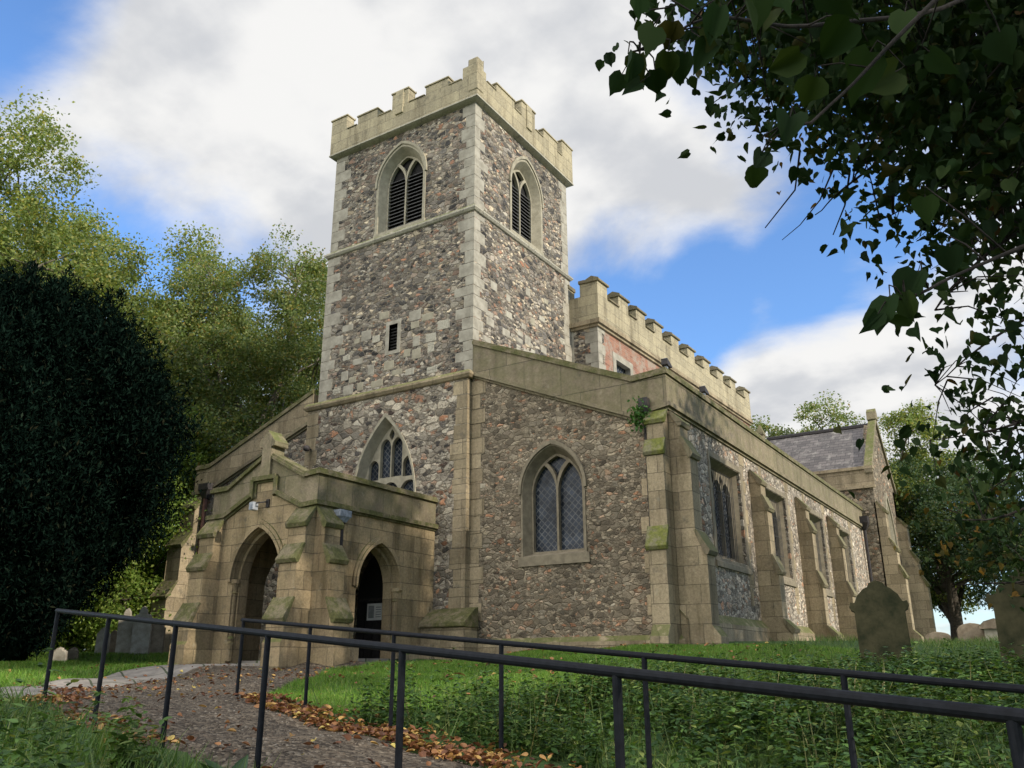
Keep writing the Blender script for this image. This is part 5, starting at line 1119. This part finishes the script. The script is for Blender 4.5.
bush(125, 745, 7.2, .42, 14, 'thistle', 'bright green bushy weed standing at the foot of the second near rail post', 'weed', .10, 'rough', .13)
def dock(px, py, d, label):
    p = at(px, py, d); z = g1(p.x, p.y); n = 11; a = rng.uniform(0, 6.28, n); el = rng.uniform(.5, 1.25, n)
    F = np.zeros((n, 3, 3)); ax = np.stack([np.cos(a)*np.cos(el), np.sin(a)*np.cos(el), np.sin(el)], -1); sd = np.stack([-np.sin(a), np.cos(a), 0*a], -1); F[:, :, 0] = ax; F[:, :, 1] = sd; F[:, :, 2] = np.cross(ax, sd)
    t2 = NLEAF*np.array([1, .75, 1]); t2[4, 2] = -.25; t2[3, 2] = t2[5, 2] = -.1
    npmesh_tpl('dock_plant', NLEAF, NF, place(t2, F, rng.uniform(.18, .34, n), np.tile([p.x, p.y, z], (n, 1))+rng.normal(size=(n, 3))*[.02, .02, 0]), 'dock', loc=(p.x, p.y, z), label=label, cat='plant')
dock(228, 775, 6.4, 'broad-leaved dock plant at the bottom edge beside the fourth near rail post')
def fallen():
    e = np.array(GRAV_L[3:9]); t = rng.uniform(0, 1, 2600)**.9; s = np.linspace(0, 1, len(e)); c = np.stack([np.interp(t, s, e[:, 0]), np.interp(t, s, e[:, 1])], -1)+np.abs(rng.normal(size=(2600, 2)))*[.05, .3]-[.0, .16]+rng.normal(size=(2600, 2))*.06
    c = c[c[:, 0] > 4.4]
    g2 = np.stack([rng.uniform(-3, 9, 900), rng.uniform(-14.5, -4, 900)], -1); g2 = g2[inpoly(g2, GRAV)]
    l2 = np.stack([rng.uniform(-6, 9, 620), rng.uniform(-11.5, -.4, 620)], -1); l2 = l2[~inpoly(l2, CHURCH)]
    ea = np.array(GRAV_R[4:7]); t = rng.uniform(0, 1, 420); a2 = np.stack([np.interp(t, [0, .5, 1], ea[:, 0]), np.interp(t, [0, .5, 1], ea[:, 1])], -1)+rng.normal(size=(420, 2))*[.2, .16]
    w = np.stack([rng.uniform(.5, 5.3, 260), -.35-np.abs(rng.normal(size=260))*.22], -1)
    P = np.concatenate([c, g2, l2, a2, w]); N = len(P); P = np.column_stack([P, G(P[:, 0], P[:, 1])+.05+rng.uniform(0, .02, N)])
    F = frames(N, 1.6); T = HEART*np.array([1, .9, 2.6]); sz = rng.uniform(.035, .08, N)
    npmesh_tpl('fallen_leaves', HEART, HF, place(T, F, sz, P), 'dead', label='orange and brown fallen leaves along the edge of the gravel path', cat='fallen leaves', kind='stuff')
fallen()
def pebbles():
    T = np.array([(1, 0, 0), (0, 1, 0), (-1, 0, 0), (0, -1, 0), (0, 0, .7)]); FF = [(0, 1, 4), (1, 2, 4), (2, 3, 4), (3, 0, 4)]
    n = 26000; P = np.stack([rng.uniform(-2, 10, n), rng.uniform(-15, -4, n)], -1); P = P[inpoly(P, GRAV)]; N = len(P); P = np.column_stack([P, G(P[:, 0], P[:, 1])+.034])
    a = rng.uniform(0, 6.28, N); F = np.zeros((N, 3, 3)); F[:, 0, 0] = np.cos(a); F[:, 1, 0] = np.sin(a); F[:, 0, 1] = -np.sin(a)*.7; F[:, 1, 1] = np.cos(a)*.7; F[:, 2, 2] = 1
    npmesh_tpl('gravel_stones', T, FF, place(T, F, rng.uniform(.008, .02, N), P), 'pebble', label='loose brown and grey gravel stones on the path', cat='gravel', kind='stuff')
M_['pebble'] = leafmat('gravel_stone', [(0, (.04, .03, .021)), (.5, (.095, .072, .05)), (.85, (.15, .118, .083)), (1, (.25, .215, .165))], 0, .9, .2)
pebbles()
